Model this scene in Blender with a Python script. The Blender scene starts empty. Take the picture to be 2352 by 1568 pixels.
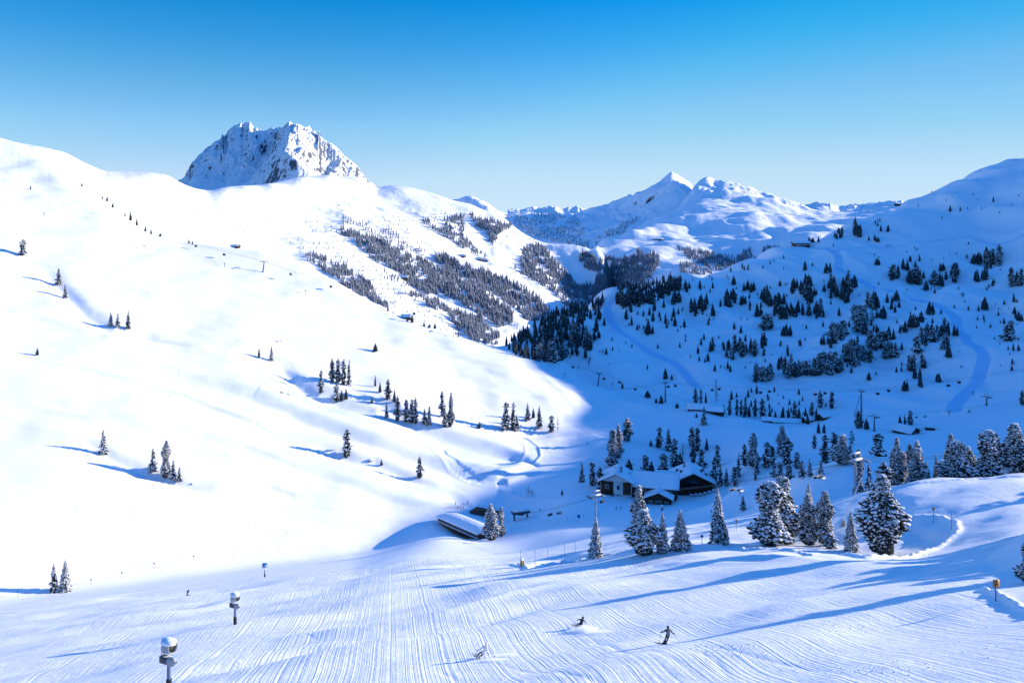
import bpy, math, random
import numpy as np
from mathutils import Vector, Matrix, Euler

# ------------------------------------------------------------------ camera, sky, sun, exposure
S = bpy.context.scene
COL = S.collection
CX, VH, F = 1176.0, 500.0, 1846.0            # picture centre, horizon row and focal length in 2352-wide picture units
cam_d = bpy.data.cameras.new("camera")
cam = bpy.data.objects.new("camera", cam_d); COL.objects.link(cam)
cam.location = (0, 0, 0); cam.rotation_euler = (math.radians(90), 0, 0)
cam_d.sensor_fit = 'HORIZONTAL'; cam_d.sensor_width = 36.0
cam_d.lens = 36.0 * F / 2352.0
cam_d.shift_y = -(784.0 - VH) / 2352.0
cam_d.clip_start = 1.0; cam_d.clip_end = 90000.0
S.camera = cam

SUN_AZ, SUN_EL = 72.0, 12.5                 # degrees right of the view direction, degrees above the horizon
w = bpy.data.worlds.new("World"); S.world = w; w.use_nodes = True
nt = w.node_tree; nt.nodes.clear()
sky = nt.nodes.new('ShaderNodeTexSky'); sky.sky_type = 'NISHITA'; sky.sun_disc = False
sky.sun_elevation = math.radians(SUN_EL); sky.sun_rotation = math.radians(SUN_AZ)
sky.altitude = 2000; sky.air_density = 1.0; sky.dust_density = 0.25; sky.ozone_density = 3.5
# clear-sky tint by height above the horizon (deep blue overhead, pale blue low down)
tcw = nt.nodes.new('ShaderNodeTexCoord'); sepw = nt.nodes.new('ShaderNodeSeparateXYZ'); rampw = nt.nodes.new('ShaderNodeValToRGB')
nt.links.new(tcw.outputs['Generated'], sepw.inputs[0]); nt.links.new(sepw.outputs[2], rampw.inputs[0])
for i, (z, c) in enumerate([(0.0, (0.555, 0.589, 0.858)), (.054, (0.673, 0.614, 0.706)), (.108, (0.572, 0.664, 0.69)), (.16, (0.345, 0.622, 0.681)), (.21, (0.135, 0.572, 0.715)), (.26, (0.0168, 0.521, 0.74)), (.6, (0.34, 0.95, 1.50))]):
    e = rampw.color_ramp.elements[i] if i < 2 else rampw.color_ramp.elements.new(z)
    e.position = z; e.color = (*c, 1)
hs = nt.nodes.new('ShaderNodeMix'); hs.data_type = 'RGBA'; hs.blend_type = 'MULTIPLY'; hs.inputs[0].default_value = 1.0
nt.links.new(rampw.outputs[0], hs.inputs[7])
lim = nt.nodes.new('ShaderNodeValToRGB'); nt.links.new(sepw.outputs[2], lim.inputs[0])
for i, (z, c) in enumerate([(0.0, (2.1, 2.69, 3.24)), (.054, (1.72, 2.51, 3.15)), (.108, (1.01, 2.14, 3.07)), (.16, (0.589, 1.77, 3.03)), (.26, (0.185, 1.22, 2.82)), (.45, (0.6, 3, 8))]):
    e = lim.color_ramp.elements[i] if i < 2 else lim.color_ramp.elements.new(z)
    e.position = z; e.color = (*c, 1)
dk = nt.nodes.new('ShaderNodeMix'); dk.data_type = 'RGBA'; dk.blend_type = 'DARKEN'; dk.inputs[0].default_value = 1.0
nt.links.new(hs.outputs[2], dk.inputs[6]); nt.links.new(lim.outputs[0], dk.inputs[7])
bg = nt.nodes.new('ShaderNodeBackground'); bg.inputs['Strength'].default_value = 0.15
wo = nt.nodes.new('ShaderNodeOutputWorld')
nt.links.new(sky.outputs[0], hs.inputs[6]); nt.links.new(dk.outputs[2], bg.inputs[0]); nt.links.new(bg.outputs[0], wo.inputs[0])
sd = bpy.data.lights.new("sun", 'SUN'); sd.energy = 4.3; sd.angle = math.radians(0.53); sd.color = (1.0, 0.88, 0.76)
so = bpy.data.objects.new("sun", sd); COL.objects.link(so)
SL = Vector((math.sin(math.radians(SUN_AZ)) * math.cos(math.radians(SUN_EL)),
             math.cos(math.radians(SUN_AZ)) * math.cos(math.radians(SUN_EL)), math.sin(math.radians(SUN_EL))))
so.rotation_euler = SL.to_track_quat('Z', 'Y').to_euler(); so.location = (300, 100, 200)
vs = S.view_settings; vs.view_transform = 'Standard'; vs.look = 'None'; vs.gamma = 1.0; vs.exposure = 1.0
S.display_settings.display_device = 'sRGB'
S.cycles.volume_bounces = 6; S.cycles.max_bounces = 8; S.cycles.diffuse_bounces = 3; S.cycles.use_adaptive_sampling = True

# ------------------------------------------------------------------ helpers
rng = np.random.default_rng(11)
random.seed(5)

def tps_fit(P, val, smooth=1e-5):
    n = len(P)
    d2 = ((P[:, None, :] - P[None, :, :]) ** 2).sum(-1)
    K = np.where(d2 > 0, 0.5 * d2 * np.log(np.maximum(d2, 1e-12)), 0) + np.diag(np.broadcast_to(smooth, n))
    Q = np.hstack([np.ones((n, 1)), P])
    A = np.vstack([np.hstack([K, Q]), np.hstack([Q.T, np.zeros((3, 3))])])
    return np.linalg.solve(A, np.concatenate([val, np.zeros(3)]))

def tps_eval(P, c, G):
    out = np.empty(len(G)); n = len(P)
    for i in range(0, len(G), 20000):
        g = G[i:i + 20000]
        d2 = ((g[:, None, :] - P[None, :, :]) ** 2).sum(-1)
        K = 0.5 * d2 * np.log(np.maximum(d2, 1e-12))
        out[i:i + 20000] = K @ c[:n] + c[n] + g @ c[n + 1:]
    return out

def hash2(ix, iy, seed):
    h = (ix.astype(np.int64) * 374761393 + iy.astype(np.int64) * 668265263 + seed * 144269504) & 0xffffffff
    h = ((h ^ (h >> 13)) * 1274126177) & 0xffffffff
    h = (h ^ (h >> 16)) & 0xffff
    return h / 65535.0

def vnoise(x, y, seed=0):
    ix = np.floor(x); iy = np.floor(y); fx = x - ix; fy = y - iy
    fx = fx * fx * fx * (fx * (fx * 6 - 15) + 10); fy = fy * fy * fy * (fy * (fy * 6 - 15) + 10)
    a = hash2(ix, iy, seed); b = hash2(ix + 1, iy, seed); c = hash2(ix, iy + 1, seed); d = hash2(ix + 1, iy + 1, seed)
    return (a + (b - a) * fx + (c - a) * fy + (a - b - c + d) * fx * fy) * 2 - 1

def fbm(x, y, octv=4, seed=0, gain=0.5, ridged=False):
    t = 0; a = 1.0; s = 0
    for i in range(octv):
        n = vnoise(x * 2 ** i + 17.3 * i, y * 2 ** i - 9.1 * i, seed + i * 31)
        if ridged: n = 1 - 2 * np.abs(n)
        t = t + a * n; s += a; a *= gain
    return t / s

def upsample(C, cu, cs, fu, fs):
    """Catmull-Rom resample of a coarse grid C[s,u] to the fine axes."""
    def mat(c, f):
        t = np.interp(f, c, np.arange(len(c))); i = np.clip(np.floor(t).astype(int), 0, len(c) - 2); x = t - i
        idx = np.clip(np.stack([i - 1, i, i + 1, i + 2], 1), 0, len(c) - 1)
        wt = np.stack([-.5 * x + x ** 2 - .5 * x ** 3, 1 - 2.5 * x ** 2 + 1.5 * x ** 3,
                       .5 * x + 2 * x ** 2 - 1.5 * x ** 3, -.5 * x ** 2 + .5 * x ** 3], 1)
        return idx, wt
    iu, wu = mat(cu, fu); isx, ws = mat(cs, fs)
    T = sum(C[:, iu[:, k]] * wu[None, :, k] for k in range(4))
    return sum(T[isx[:, k]] * ws[:, k][:, None] for k in range(4))

SA = 2.2   # weight of ln(distance) against u/500 in the surface fit
class Sheet:
    """A height surface over the ground plane, built on rays of constant x/y and rings of constant distance."""
    def __init__(self, pts, uax, y0, y1, ns, base=None, smooth=1e-5):
        P = np.array(pts, float); self.base = base or (lambda u, y: 0 * u)
        G = np.stack([P[:, 0] / 500, np.log(P[:, 2]) * SA], 1)
        c = tps_fit(G, P[:, 1] - self.base(P[:, 0], P[:, 2]), smooth)
        self.u = np.asarray(uax, float); self.s = np.linspace(math.log(y0), math.log(y1), ns)
        cu = np.linspace(self.u[0], self.u[-1], max(60, int((self.u[-1] - self.u[0]) / 18))); cs = np.linspace(self.s[0], self.s[-1], 200)
        UU, SS = np.meshgrid(cu, cs)
        C = tps_eval(G, c, np.stack([UU.ravel() / 500, SS.ravel() * SA], 1)).reshape(UU.shape)
        V = upsample(C, cu, cs, self.u, self.s)
        self.U, self.S = np.meshgrid(self.u, self.s); self.Y = np.exp(self.S); self.X = (self.U - CX) / F * self.Y
        V = V + self.base(self.U, self.Y)
        self.Z = -(V - VH) / F * self.Y
    def V(self): return VH - F * self.Z / self.Y
    def skyline(self, line, width=0.12, smax=None, sm=9):
        """lift or lower the crest of each column so that the horizon of this surface follows a given line"""
        L = np.array(line, float); V = self.V(); n = len(self.u)
        k = np.argmin(V if smax is None else np.where(self.S < smax, V, 1e9), 0)
        def smooth(q, r): return np.convolve(np.pad(q, r, mode='edge'), np.ones(2 * r + 1) / (2 * r + 1), mode='valid')
        sk = smooth(smooth(self.s[k], sm * 2), sm); d = np.interp(self.u, L[:, 0], L[:, 1]) - V[k, np.arange(n)]
        d = smooth(d, sm // 3) if sm >= 3 else d
        d *= np.clip(np.minimum(self.u - L[0, 0], L[-1, 0] - self.u) / 30, 0, 1)
        W = np.exp(-((self.S - sk[None, :]) / width) ** 2)
        self.Z -= d[None, :] * W / F * self.Y
    def mesh(self, name, attrs=None, tri=False):
        ns, nu = self.Z.shape
        co = np.stack([self.X, self.Y, self.Z], -1).reshape(-1, 3).astype(np.float32)
        me = bpy.data.meshes.new(name); me.vertices.add(ns * nu); me.vertices.foreach_set('co', co.ravel())
        i = np.arange(ns * nu).reshape(ns, nu)
        q = np.stack([i[:-1, :-1], i[:-1, 1:], i[1:, 1:], i[1:, :-1]], -1).reshape(-1, 4).astype(np.int32)
        n = len(q); me.loops.add(n * 4); me.loops.foreach_set('vertex_index', q.ravel())
        me.polygons.add(n); me.polygons.foreach_set('loop_start', np.arange(0, n * 4, 4, dtype=np.int32))
        me.polygons.foreach_set('loop_total', np.full(n, 4, np.int32)); me.polygons.foreach_set('use_smooth', np.ones(n, bool))
        me.update(calc_edges=True)
        for k, a in (attrs or {}).items():
            at = me.attributes.new(k, 'FLOAT', 'POINT'); at.data.foreach_set('value', a.astype(np.float32).ravel())
        ob = bpy.data.objects.new(name, me); COL.objects.link(ob); return ob
    def z_at(self, x, y):
        u = CX + F * x / y; s = math.log(y)
        a = np.interp(u, self.u, np.arange(len(self.u))); b = (s - self.s[0]) / (self.s[1] - self.s[0])
        i = int(min(max(b, 0), len(self.s) - 2)); j = int(min(a, len(self.u) - 2)); fb = b - i; fa = a - j
        Z = self.Z; r = (1 - fb) * ((1 - fa) * Z[i, j] + fa * Z[i, j + 1]) + fb * ((1 - fa) * Z[i + 1, j] + fa * Z[i + 1, j + 1])
        return float(r)
    def at(self, u, v, ymin=0, ymax=1e9):
        """Ground point seen at (u, v): the first distance from the camera where the surface reaches that row."""
        j = int(np.argmin(abs(self.u - u))); V = VH - F * self.Z[:, j] / self.Y[:, j]
        run = np.minimum.accumulate(V); ok = (V <= v) & (self.Y[:, j] >= ymin) & (self.Y[:, j] <= ymax)
        if ok.any(): i = int(np.argmax(ok))
        else:
            W = np.where((self.Y[:, j] >= ymin) & (self.Y[:, j] <= ymax), V, 1e9); i = int(np.argmin(W))
        if 0 < i and V[i] <= v < V[i - 1]:
            t = (V[i - 1] - v) / (V[i - 1] - V[i]); y = math.exp(self.s[i - 1] + t * (self.s[i] - self.s[i - 1]))
        else: y = float(self.Y[i, j])
        x = (u - CX) / F * y
        return Vector((x, y, self.z_at(x, y)))

def sstep(a, b, x):
    t = np.clip((x - a) / (b - a), 0, 1); return t * t * (3 - 2 * t)

def poly_dist(X, Y, line):
    """distance to a polyline and the length along it, line = [(x, y)...]"""
    best = np.full(X.shape, 1e9); along = np.zeros(X.shape); L = 0; side = np.zeros(X.shape)
    for (ax, ay), (bx, by) in zip(line[:-1], line[1:]):
        dx, dy = bx - ax, by - ay; l = math.hypot(dx, dy) + 1e-9
        t = np.clip(((X - ax) * dx + (Y - ay) * dy) / l ** 2, 0, 1)
        d = np.hypot(X - ax - t * dx, Y - ay - t * dy); m = d < best
        best = np.where(m, d, best); along = np.where(m, L + t * l, along)
        side = np.where(m, np.sign(dx * (Y - ay) - dy * (X - ax)), side); L += l
    return best, along, side
QU=2.6; NS=1300; QF=2.0; NF=420
# ------------------------------------------------------------------ near terrain: piste, left hill, basin, right hill
def base_near(u, y): return 1164.6 + 25844 / y - 0.11 * (np.clip(u, -400, 2800) - 1176)
near_pts = []
# foreground piste (on the plane)
for y in (30, 40, 55, 75, 100, 130):
    for u in (-600, -100, 300, 700, 1100, 1500, 1900, 2300, 2800): near_pts.append((u, base_near(u, y), y))
for u, v, y in [
 (-100,1450,175),(0,1395,215),(300,1375,190),(608,1326,208),(540,1336,200),(800,1318,200),(1000,1302,205),(1250,1290,200),
 (300,1338,260),(600,1292,262),(800,1268,280),(1000,1240,320),(1100,1262,285),(1200,1262,275),(1400,1292,165),(1600,1270,160),(1800,1274,155),(2000,1283,152),(2160,1258,152),
 (2300,1215,155),(2352,1190,160),(2600,1180,165),(1480,1250,190),(1650,1225,195),(1800,1215,195),(2000,1195,185),(2100,1190,178),(2250,1170,175),(2352,1150,175),(2600,1120,185),
 # far rim of the right plateau, and the drop behind it
 (2352,1094,212),(2250,1097,214),(2150,1104,216),(2050,1119,218),(1950,1138,216),(1850,1158,222),(1750,1178,235),(1650,1195,255),(1550,1208,270),(1450,1215,285),(1300,1222,300),(2600,1085,215),(3000,1060,220),
 (2352,1180,260),(2200,1180,262),(2050,1175,265),(1950,1165,265),
 # foreground goes on below frame right; keep low
 (3200,1500,60),(3200,1260,110),(3400,1050,200),(3400,900,260),(2900,1000,270),
 # left hill
 (-300,1400,270),(0,1320,300),(125,1352,285),(250,1310,300),(450,1265,315),(650,1240,330),(850,1215,350),
 (-300,1150,400),(0,1150,390),(200,1160,385),(380,1100,395),(600,1130,400),(800,1130,400),(960,1097,415),(1000,1165,408),
 (0,1000,440),(240,1045,425),(400,1000,445),(600,1000,450),(795,1052,425),(900,1060,420),(1100,1080,460),
 (0,850,520),(85,812,540),(270,758,575),(450,830,540),(620,830,545),(735,902,505),(780,918,500),(940,972,465),(1030,978,462),(1170,988,458),(1270,992,458),
 (0,700,610),(150,688,630),(300,700,620),(450,715,610),(600,735,600),(860,808,565),(1000,860,560),(1150,890,545),(1250,930,520),(1350,970,490),
 (50,585,690),(200,590,740),(400,625,720),(620,640,645),(700,690,670),(850,740,670),(1000,790,655),(-300,500,760),(0,450,800),(100,480,780),(-200,380,900),
 # shed terrace and basin
 (1010,1200,380),(1060,1232,345),(1120,1245,328),(1200,1225,345),(1050,1165,412),(1150,1160,425),(1240,1180,398),(1350,1190,372),(1240,1205,368),(1350,1212,320),
 (1160,1110,450),(1160,1030,500),(1300,1060,490),(1200,1145,428),(1300,1140,408),(1380,1135,412),(1450,1152,402),(1550,1150,405),(1650,1135,412),(1700,1150,385),(1600,1165,385),(1500,1172,382),
 (1380,1010,530),(1330,1040,512),(1440,1022,530),(1500,1040,520),(1570,1070,500),(1430,1100,455),(1560,1100,460),
 (1700,1120,380),(1780,1115,350),(1820,1100,330),(1860,1090,300),(1920,1084,290),(1960,1088,285),(1700,1178,330),(1600,1190,330),(1780,1150,300),
 (1600,1120,445),(1650,1060,480),(1720,1080,420),(1850,1070,410),(1720,1020,490),(1850,1020,480),(1950,1040,440),
 (1440,980,570),(1550,990,560),(1650,985,560),(1800,1000,525),(1900,1005,490),(2000,1010,480),(2100,1002,500),(2200,1000,500),(2300,1010,480),(2352,1020,450),(2050,1040,430),(2200,1050,400),
 # near rim of the valley (the left hill's edge) and the dip behind it
 (-200,240,1000),(0,318,900),(60,338,880),(110,368,860),(150,400,840),(200,435,820),(260,475,800),(345,537,780),(420,556,770),(500,566,760),(600,578,755),(690,602,745),(770,645,735),(850,692,725),
 (980,746,705),(1100,788,690),(1200,818,680),(1290,856,675),(1375,884,665),(1500,917,640),(1600,938,618),(1700,960,592),(1850,977,555),
 (0,480,1150),(150,560,1100),(345,680,1000),(500,720,960),(690,740,930),(850,820,900),(980,880,880),(-200,400,1300),
 (1375,897,682),(1500,932,658),(1600,953,637),(1700,972,607),
 # right hill
 (1150,796,735),(1200,768,780),(1250,740,820),(1330,705,880),(1390,692,930),(1440,664,980),(1540,648,1010),(1640,632,1040),(1740,603,1060),(1820,572,1080),(1880,547,1120),(1920,522,1150),(2000,493,1220),(2080,466,1260),(2150,440,1290),(2250,402,1330),(2352,366,1380),(2700,250,1500),
 (1200,808,715),(1270,810,720),(1330,780,770),(1400,760,810),(1500,760,830),(1600,720,890),(1700,685,940),(1900,640,980),(2100,600,1010),(2300,560,1060),(2352,650,900),(2200,705,860),(2000,760,800),(1800,800,770),(1600,850,710),(1500,820,755),
 (1590,893,690),(1800,880,670),(2000,850,690),(2250,820,690),(2352,850,640),(1300,825,735),(1400,865,715),(1480,890,695),
 (1620,930,660),(1700,940,645),(1850,965,590),(1950,950,590),(2100,985,530),(2250,935,560),(2352,960,520),(2150,955,560),(1900,905,630),
 # behind the right hill
 (1150,900,820),(1250,860,950),(1390,800,1080),(1640,740,1220),(1820,700,1280),(2000,640,1450),(2150,600,1550),(2352,560,1700),(2700,450,1800),
 # right of frame: the high ridge that shades the valley
 (4916,212,385),(4525,234,430),(4027,244,505),(3576,358,600),(3391,381,650),(3204,437,710),(3071,480,760),(2936,495,818),(2850,470,860),(2776,418,900),(2728,393,928),(2616,343,1000),(2476,285,1200),(2640,200,1350),
 (3436,540,490),(2758,610,700),(3945,454,400),(3022,730,400),(3391,870,250),(3022,930,150),(4600,930,150),(5200,500,230),(5900,250,500),(5400,360,650),(4400,440,760),(3700,400,1000),(3300,300,1250),(3200,300,1600)]:
    near_pts.append((u, v, y))
UAX = np.unique(np.concatenate([np.linspace(-900, -60, 50), np.arange(-60, 2420, QU), np.linspace(2420, 6000, 150)]))
def hill_y(u, v): return 415350 / (v - 210 - 0.3 * (u - 1176))      # the left hill is close to one tilted plane
near_pts = [((u, v, hill_y(u, v)) if (u <= 150 and y > 265 and y < 905 and v > 330) or (u <= 1360 and (370 if v < 1170 else 280) < y < 800 and v > 450 and (v < 1170 or u < 900) and (u < 1000 or v < 1000)
             and not (u > 1140 and 690 < v < 870 and y > 655) and not (v < 900 and y > 790 and u > 900)) else (u, v, y)) for (u, v, y) in near_pts]
rim = {(u, v) for (u, v, y) in near_pts if 700 < u < 1900 and y > 500 and v < 980}
soft = np.array([0.03 if (u < 1080 and 350 < y < 1000 and (u, v) not in rim) else (0.012 if y > 560 and u > 1100 and (u, v) not in rim else 4e-4) for (u, v, y) in near_pts])
near = Sheet(near_pts, UAX, 28, 1800, NS, base_near, soft)
LEFT_EDGE = [(-60,290),(0,318),(40,327),(60,336),(110,366),(150,398),(200,433),(260,473),(345,536),(420,556),(500,566),(600,578),(690,602),(770,645),(850,692),(980,746),(1100,788),(1150,800)]
RIGHT_EDGE = [(1150,797),(1200,768),(1250,740),(1330,703),(1390,690),(1440,672),(1540,651),(1640,633),(1700,613),(1740,603),(1800,578),(1830,568),(1865,562),(1900,540),(1935,522),(1950,512),(2000,498),(2040,486),(2080,466),(2110,458),(2150,443),(2200,417),(2250,400),(2300,380),(2352,364),(2420,340)]
# left hill and the left half of the piste are two planes that meet in a soft crease
yr = hill_y(near.U, np.interp(near.U, [p[0] for p in LEFT_EDGE] + [1290, 1375], [p[1] for p in LEFT_EDGE] + [856, 884]))
zp = -0.36 * near.Y - 14 + 0.11 * near.X; zh = -225 - 0.3 * near.X + 0.157 * near.Y
zm = 0.5 * (zp + zh + np.sqrt((zp - zh) ** 2 + 16))
wl = (1 - sstep(800, 1040, near.U)) * (1 - sstep(0.84, 0.985, near.Y / yr)) * sstep(-500, -200, near.U)
near.Z = near.Z * (1 - wl) + zm * wl
near.skyline(LEFT_EDGE, 0.10, math.log(1020)); near.skyline(RIGHT_EDGE, 0.10)
# ------------------------------------------------------------------ shaping of the near terrain
U, X, Y = near.U, near.X, near.Y
def fxy(u, v):                      # piste plane
    y = 25844 / (v - 1164.6 + 0.11 * (u - 1176)); return ((u - CX) / F * y, y)
def hxy(u, v):                      # left hill plane
    y = hill_y(u, v); return ((u - CX) / F * y, y)
def gxy(u, v, **k):
    p = near.at(u, v, **k); return (p.x, p.y)
def local(line, r):
    xs = [p[0] for p in line]; ys = [p[1] for p in line]
    return (X > min(xs) - r) & (X < max(xs) + r) & (Y > min(ys) - r) & (Y < max(ys) + r)
def groove(line, h, w):             # a ridge (h > 0) or a hollow (h < 0) along a line
    m = local(line, 3 * w); d, al, sd = poly_dist(X[m], Y[m], line)
    L = al.max() + 1e-6; e = sstep(0.0, 0.35, al / L) * (1 - sstep(0.65, 1.0, al / L))
    if h < -1: d = d * (1 + 0.35 * fbm(X[m] / 14, Y[m] / 14, 3, 5))
    near.Z[m] += h * np.exp(-(d / w) ** 2) * e
def road(line, w, soft=None, mask=None, tilt=0.0, mk=1.0):           # a levelled, groomed track
    soft = soft or w * 0.6; zc = []; al_c = []; L = 0; dense = []
    for (ax, ay), (bx, by) in zip(line[:-1], line[1:]):
        n = max(2, int(math.hypot(bx - ax, by - ay) / 4))
        for k in range(n): dense.append((ax + (bx - ax) * k / n, ay + (by - ay) * k / n))
    dense.append(line[-1]); D = np.array(dense)
    for _ in range(6): D[1:-1] = 0.25 * D[:-2] + 0.5 * D[1:-1] + 0.25 * D[2:]
    zc = np.array([near.z_at(a, b) for a, b in D]); k = np.ones(9) / 9
    zc = np.convolve(np.pad(zc, 4, mode='edge'), k, mode='valid')
    al_c = np.concatenate([[0], np.cumsum(np.hypot(*(D[1:] - D[:-1]).T))])
    line2 = [tuple(p) for p in D]
    m = local(line2, w + soft * 2); d, al, sd = poly_dist(X[m], Y[m], line2)
    t = (1 - sstep(w, w + soft, d)); z = np.interp(al, al_c, zc) + tilt * sd * d
    near.Z[m] = near.Z[m] * (1 - t) + z * t + (0.55 * np.exp(-((d - w - 1.3) / 1.1) ** 2) if w > 4 else 0)
    if mask is not None: mask[m] = np.maximum(mask[m], mk * (1 - sstep(w * 0.9, w * 1.1, d)))
groom = np.zeros(U.shape); track_shade = np.zeros(U.shape); gco = np.zeros(U.shape); rough = np.zeros(U.shape)
vv = near.V()
# broad unevenness of the natural slopes
edge = np.clip((np.abs(Y / np.maximum(yr, 1) - 0.99)) / 0.05, 0, 1)
far_w = sstep(260, 420, Y)
near.Z += far_w * edge * (fbm(X / 90, Y / 60, 4, 3) * 2.2) * (1 - 0.35 * (1 - sstep(800, 1150, U)))
near.Z += far_w * edge * sstep(1150, 1350, U) * sstep(560, 640, Y) * (fbm(X / 70 + Y / 110, Y / 190 - X / 300, 3, 8) * 19 + fbm((X + 0.5 * Y) / 30, Y / 120, 3, 18) * 1.8)
near.Z += (0.10 * fbm(X / 7, Y / 7, 3, 9) + 1.0 * fbm((X + 0.3 * Y) / 55, (Y - 0.3 * X) / 16, 3, 12) + 1.6 * fbm(X / 38, Y / 60, 2, 14) + 0.26 * fbm((X + 0.4 * Y) / 34, (Y - 0.4 * X) / 6, 3, 15) * (0.4 + 0.8 * np.clip(fbm(X / 90, Y / 90, 2, 16) + .3, 0, 1)) * (1 - sstep(950, 1150, U))) * far_w * edge
# left hill: hollows, gullies and the groomed band
hl = lambda L: [hxy(*p) for p in L]
groove(hl([(560,800),(640,838),(720,905),(800,915),(870,925),(950,965),(1040,985)]), -4.0, 7)
groove(hl([(600,830),(720,925),(800,950),(900,975),(1000,1000)]), 1.5, 6)
groove(hl([(705,1012),(770,1042),(860,1062),(960,1098),(1010,1112)]), -2.6, 4.5)
groove(hl([(160,1000),(250,1050),(340,1085),(430,1110),(520,1122)]), -2.2, 4.5)
groove(hl([(85,600),(130,655),(165,690),(215,750)]), -2.4, 7)
groove(hl([(170,700),(250,755),(330,770),(450,800)]), -2.4, 7)
groove(hl([(590,1105),(640,1125),(690,1140)]), -0.7, 2.5)
groove(hl([(1050,985),(1130,990),(1260,1000),(1350,1020)]), -1.5, 6)
groove(hl([(-40,690),(100,725),(250,770),(420,800),(600,830)]), 1.2, 5)
gb = hl([(-60,790),(150,835),(350,885),(520,940),(700,1010),(860,1070),(1000,1120),(1120,1150)])
gb2 = hl([(-60,780),(200,800),(420,830),(620,880),(760,940),(900,990),(1020,1030),(1130,1065)])
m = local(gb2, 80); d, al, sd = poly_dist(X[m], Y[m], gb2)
t = (1 - sstep(14, 30, d)) * sstep(60, 240, al); near.Z[m] += t * sd * d * -0.24; track_shade[m] = np.maximum(track_shade[m], 0.42 * t * (1 - sstep(22, 28, d)) * (0.75 + 0.4 * fbm(X[m] / 40, Y[m] / 12, 3, 66)))  # lavender of the flatter, less sunlit band is painted into its snow colour
groom[m] = np.maximum(groom[m], t * (1 - sstep(24, 28, d)) * 0.8); gco[m] = np.where(d < 32, sd * d, gco[m])
gb3 = hl([(380,960),(560,1000),(760,1060),(900,1110),(1010,1150)])
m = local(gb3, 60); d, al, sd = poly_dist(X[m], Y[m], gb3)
t = (1 - sstep(8, 18, d)) * sstep(20, 90, al); near.Z[m] += t * sd * d * -0.12; track_shade[m] = np.maximum(track_shade[m], 0.30 * t)
groom[m] = np.maximum(groom[m], t * 0.7); gco[m] = np.where((d < 20), sd * d, gco[m])
groove(hl([(-60,900),(200,960),(400,985),(560,1020),(700,1075),(760,1100)]), 0.8, 2.5)
groove(hl([(-60,800),(200,850),(420,905),(600,975),(700,1025),(780,1052)]), 0.9, 2.5)
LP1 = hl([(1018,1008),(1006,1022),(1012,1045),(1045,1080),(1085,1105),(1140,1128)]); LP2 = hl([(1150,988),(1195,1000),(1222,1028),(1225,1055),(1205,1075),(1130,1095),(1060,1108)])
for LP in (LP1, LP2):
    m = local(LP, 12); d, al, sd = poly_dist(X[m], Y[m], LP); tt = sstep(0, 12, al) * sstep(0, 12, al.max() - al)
    near.Z[m] += tt * ((1 - sstep(3, 5, d)) * (-.25 - .05 * sd * d + .08 * np.sin(d * 4)) + 0.35 * np.exp(-((d - 4.6) / 0.8) ** 2)); track_shade[m] = np.maximum(track_shade[m], tt * .25 * (1 - sstep(3.5, 4.5, d)))
bc = lambda L, **k: [gxy(u, v, ymin=330, **k) for u, v in L]
road(bc([(1345,985),(1385,1000),(1430,1012),(1395,1028),(1360,1045),(1300,1062),(1210,1080),(1160,1100)]), 3.0, 2.0, groom)
groove(bc([(1360,985),(1400,988),(1440,1000)]), 1.2, 3)
road(bc([(1152,1110),(1150,1122),(1165,1135),(1210,1142),(1280,1143),(1370,1138)]), 2.0, 1.5, groom)
for L_, h_, w_ in [([(2330,520),(2200,600),(2090,700),(1960,800),(1860,880)],-9,26),([(2130,560),(2010,640),(1900,720),(1800,820),(1720,880)],-7,20),([(1900,590),(1800,660),(1700,740),(1640,820),(1600,880)],-8,22),([(1700,640),(1600,700),(1520,760),(1450,810)],-6,18),
                 ([(2352,640),(2300,720),(2270,780)],-7,20),([(2060,780),(1990,850),(1900,900)],-6,18),([(1480,720),(1400,790),(1340,830)],7,16),([(2250,620),(2130,720),(2010,830)],7,16),([(1850,640),(1740,730),(1660,830)],7,16)]:
    groove([gxy(u, v, ymin=560) for u, v in L_], h_, w_)
# right hill: the groomed road and the valley piste
rh = lambda L: [gxy(u, v, ymin=560) for u, v in L]
R1 = rh([(1861,569),(1921,578),(1931,599),(1918,616),(1935,626),(1978,643),(2048,669),(2101,686),(2151,696),(2163,710),(2195,724),(2198,745),(2200,762),(2225,790),(2258,812),(2265,828),(2250,848),(2251,868),(2235,895),(2205,920),(2190,945)])
road(R1, 4.8, 4.0, track_shade)  # the road's deeper blue shade is painted by this mask
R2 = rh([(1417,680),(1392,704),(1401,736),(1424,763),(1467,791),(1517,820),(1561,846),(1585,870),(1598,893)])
road(R2, 4.6, 4.0, track_shade)
R3 = rh([(2352,537),(2250,552),(2100,557),(1980,568),(1921,578)]); road(R3, 2.5, 2.5, track_shade, mk=.5)
# valley floor track
# foreground piste: rollers, cross ridges, groomed stripes, berms
fw = 1 - sstep(215, 300, Y)
c = X + 0.15 * Y
gw = fw * (1 - (1 - sstep(900, 1100, U)) * sstep(0.9, 1.1, Y / (271 + 0.1 * U)))
near.Z += gw * (1.15 * fbm(c / 24 + 3, (Y - 0.5 * X) / 12, 2, 21) * sstep(40, 70, Y) + 0.10 * fbm(X / 5, Y / 4, 3, 22))
fl = lambda L: [fxy(*p) for p in L]
groove(fl([(560,1500),(700,1455),(850,1440),(1010,1412),(1150,1375),(1300,1335),(1420,1318)]), 0.55, 2.6)
groove(fl([(600,1530),(760,1490),(930,1468),(1080,1430),(1240,1385),(1400,1350)]), -0.35, 2.4)
groove(fl([(380,1560),(560,1530),(700,1500),(830,1490)]), -0.6, 2.4)
groove(fl([(-60,1480),(120,1452),(300,1430),(470,1400),(600,1362),(700,1340)]), 0.5, 4.0)
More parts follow.
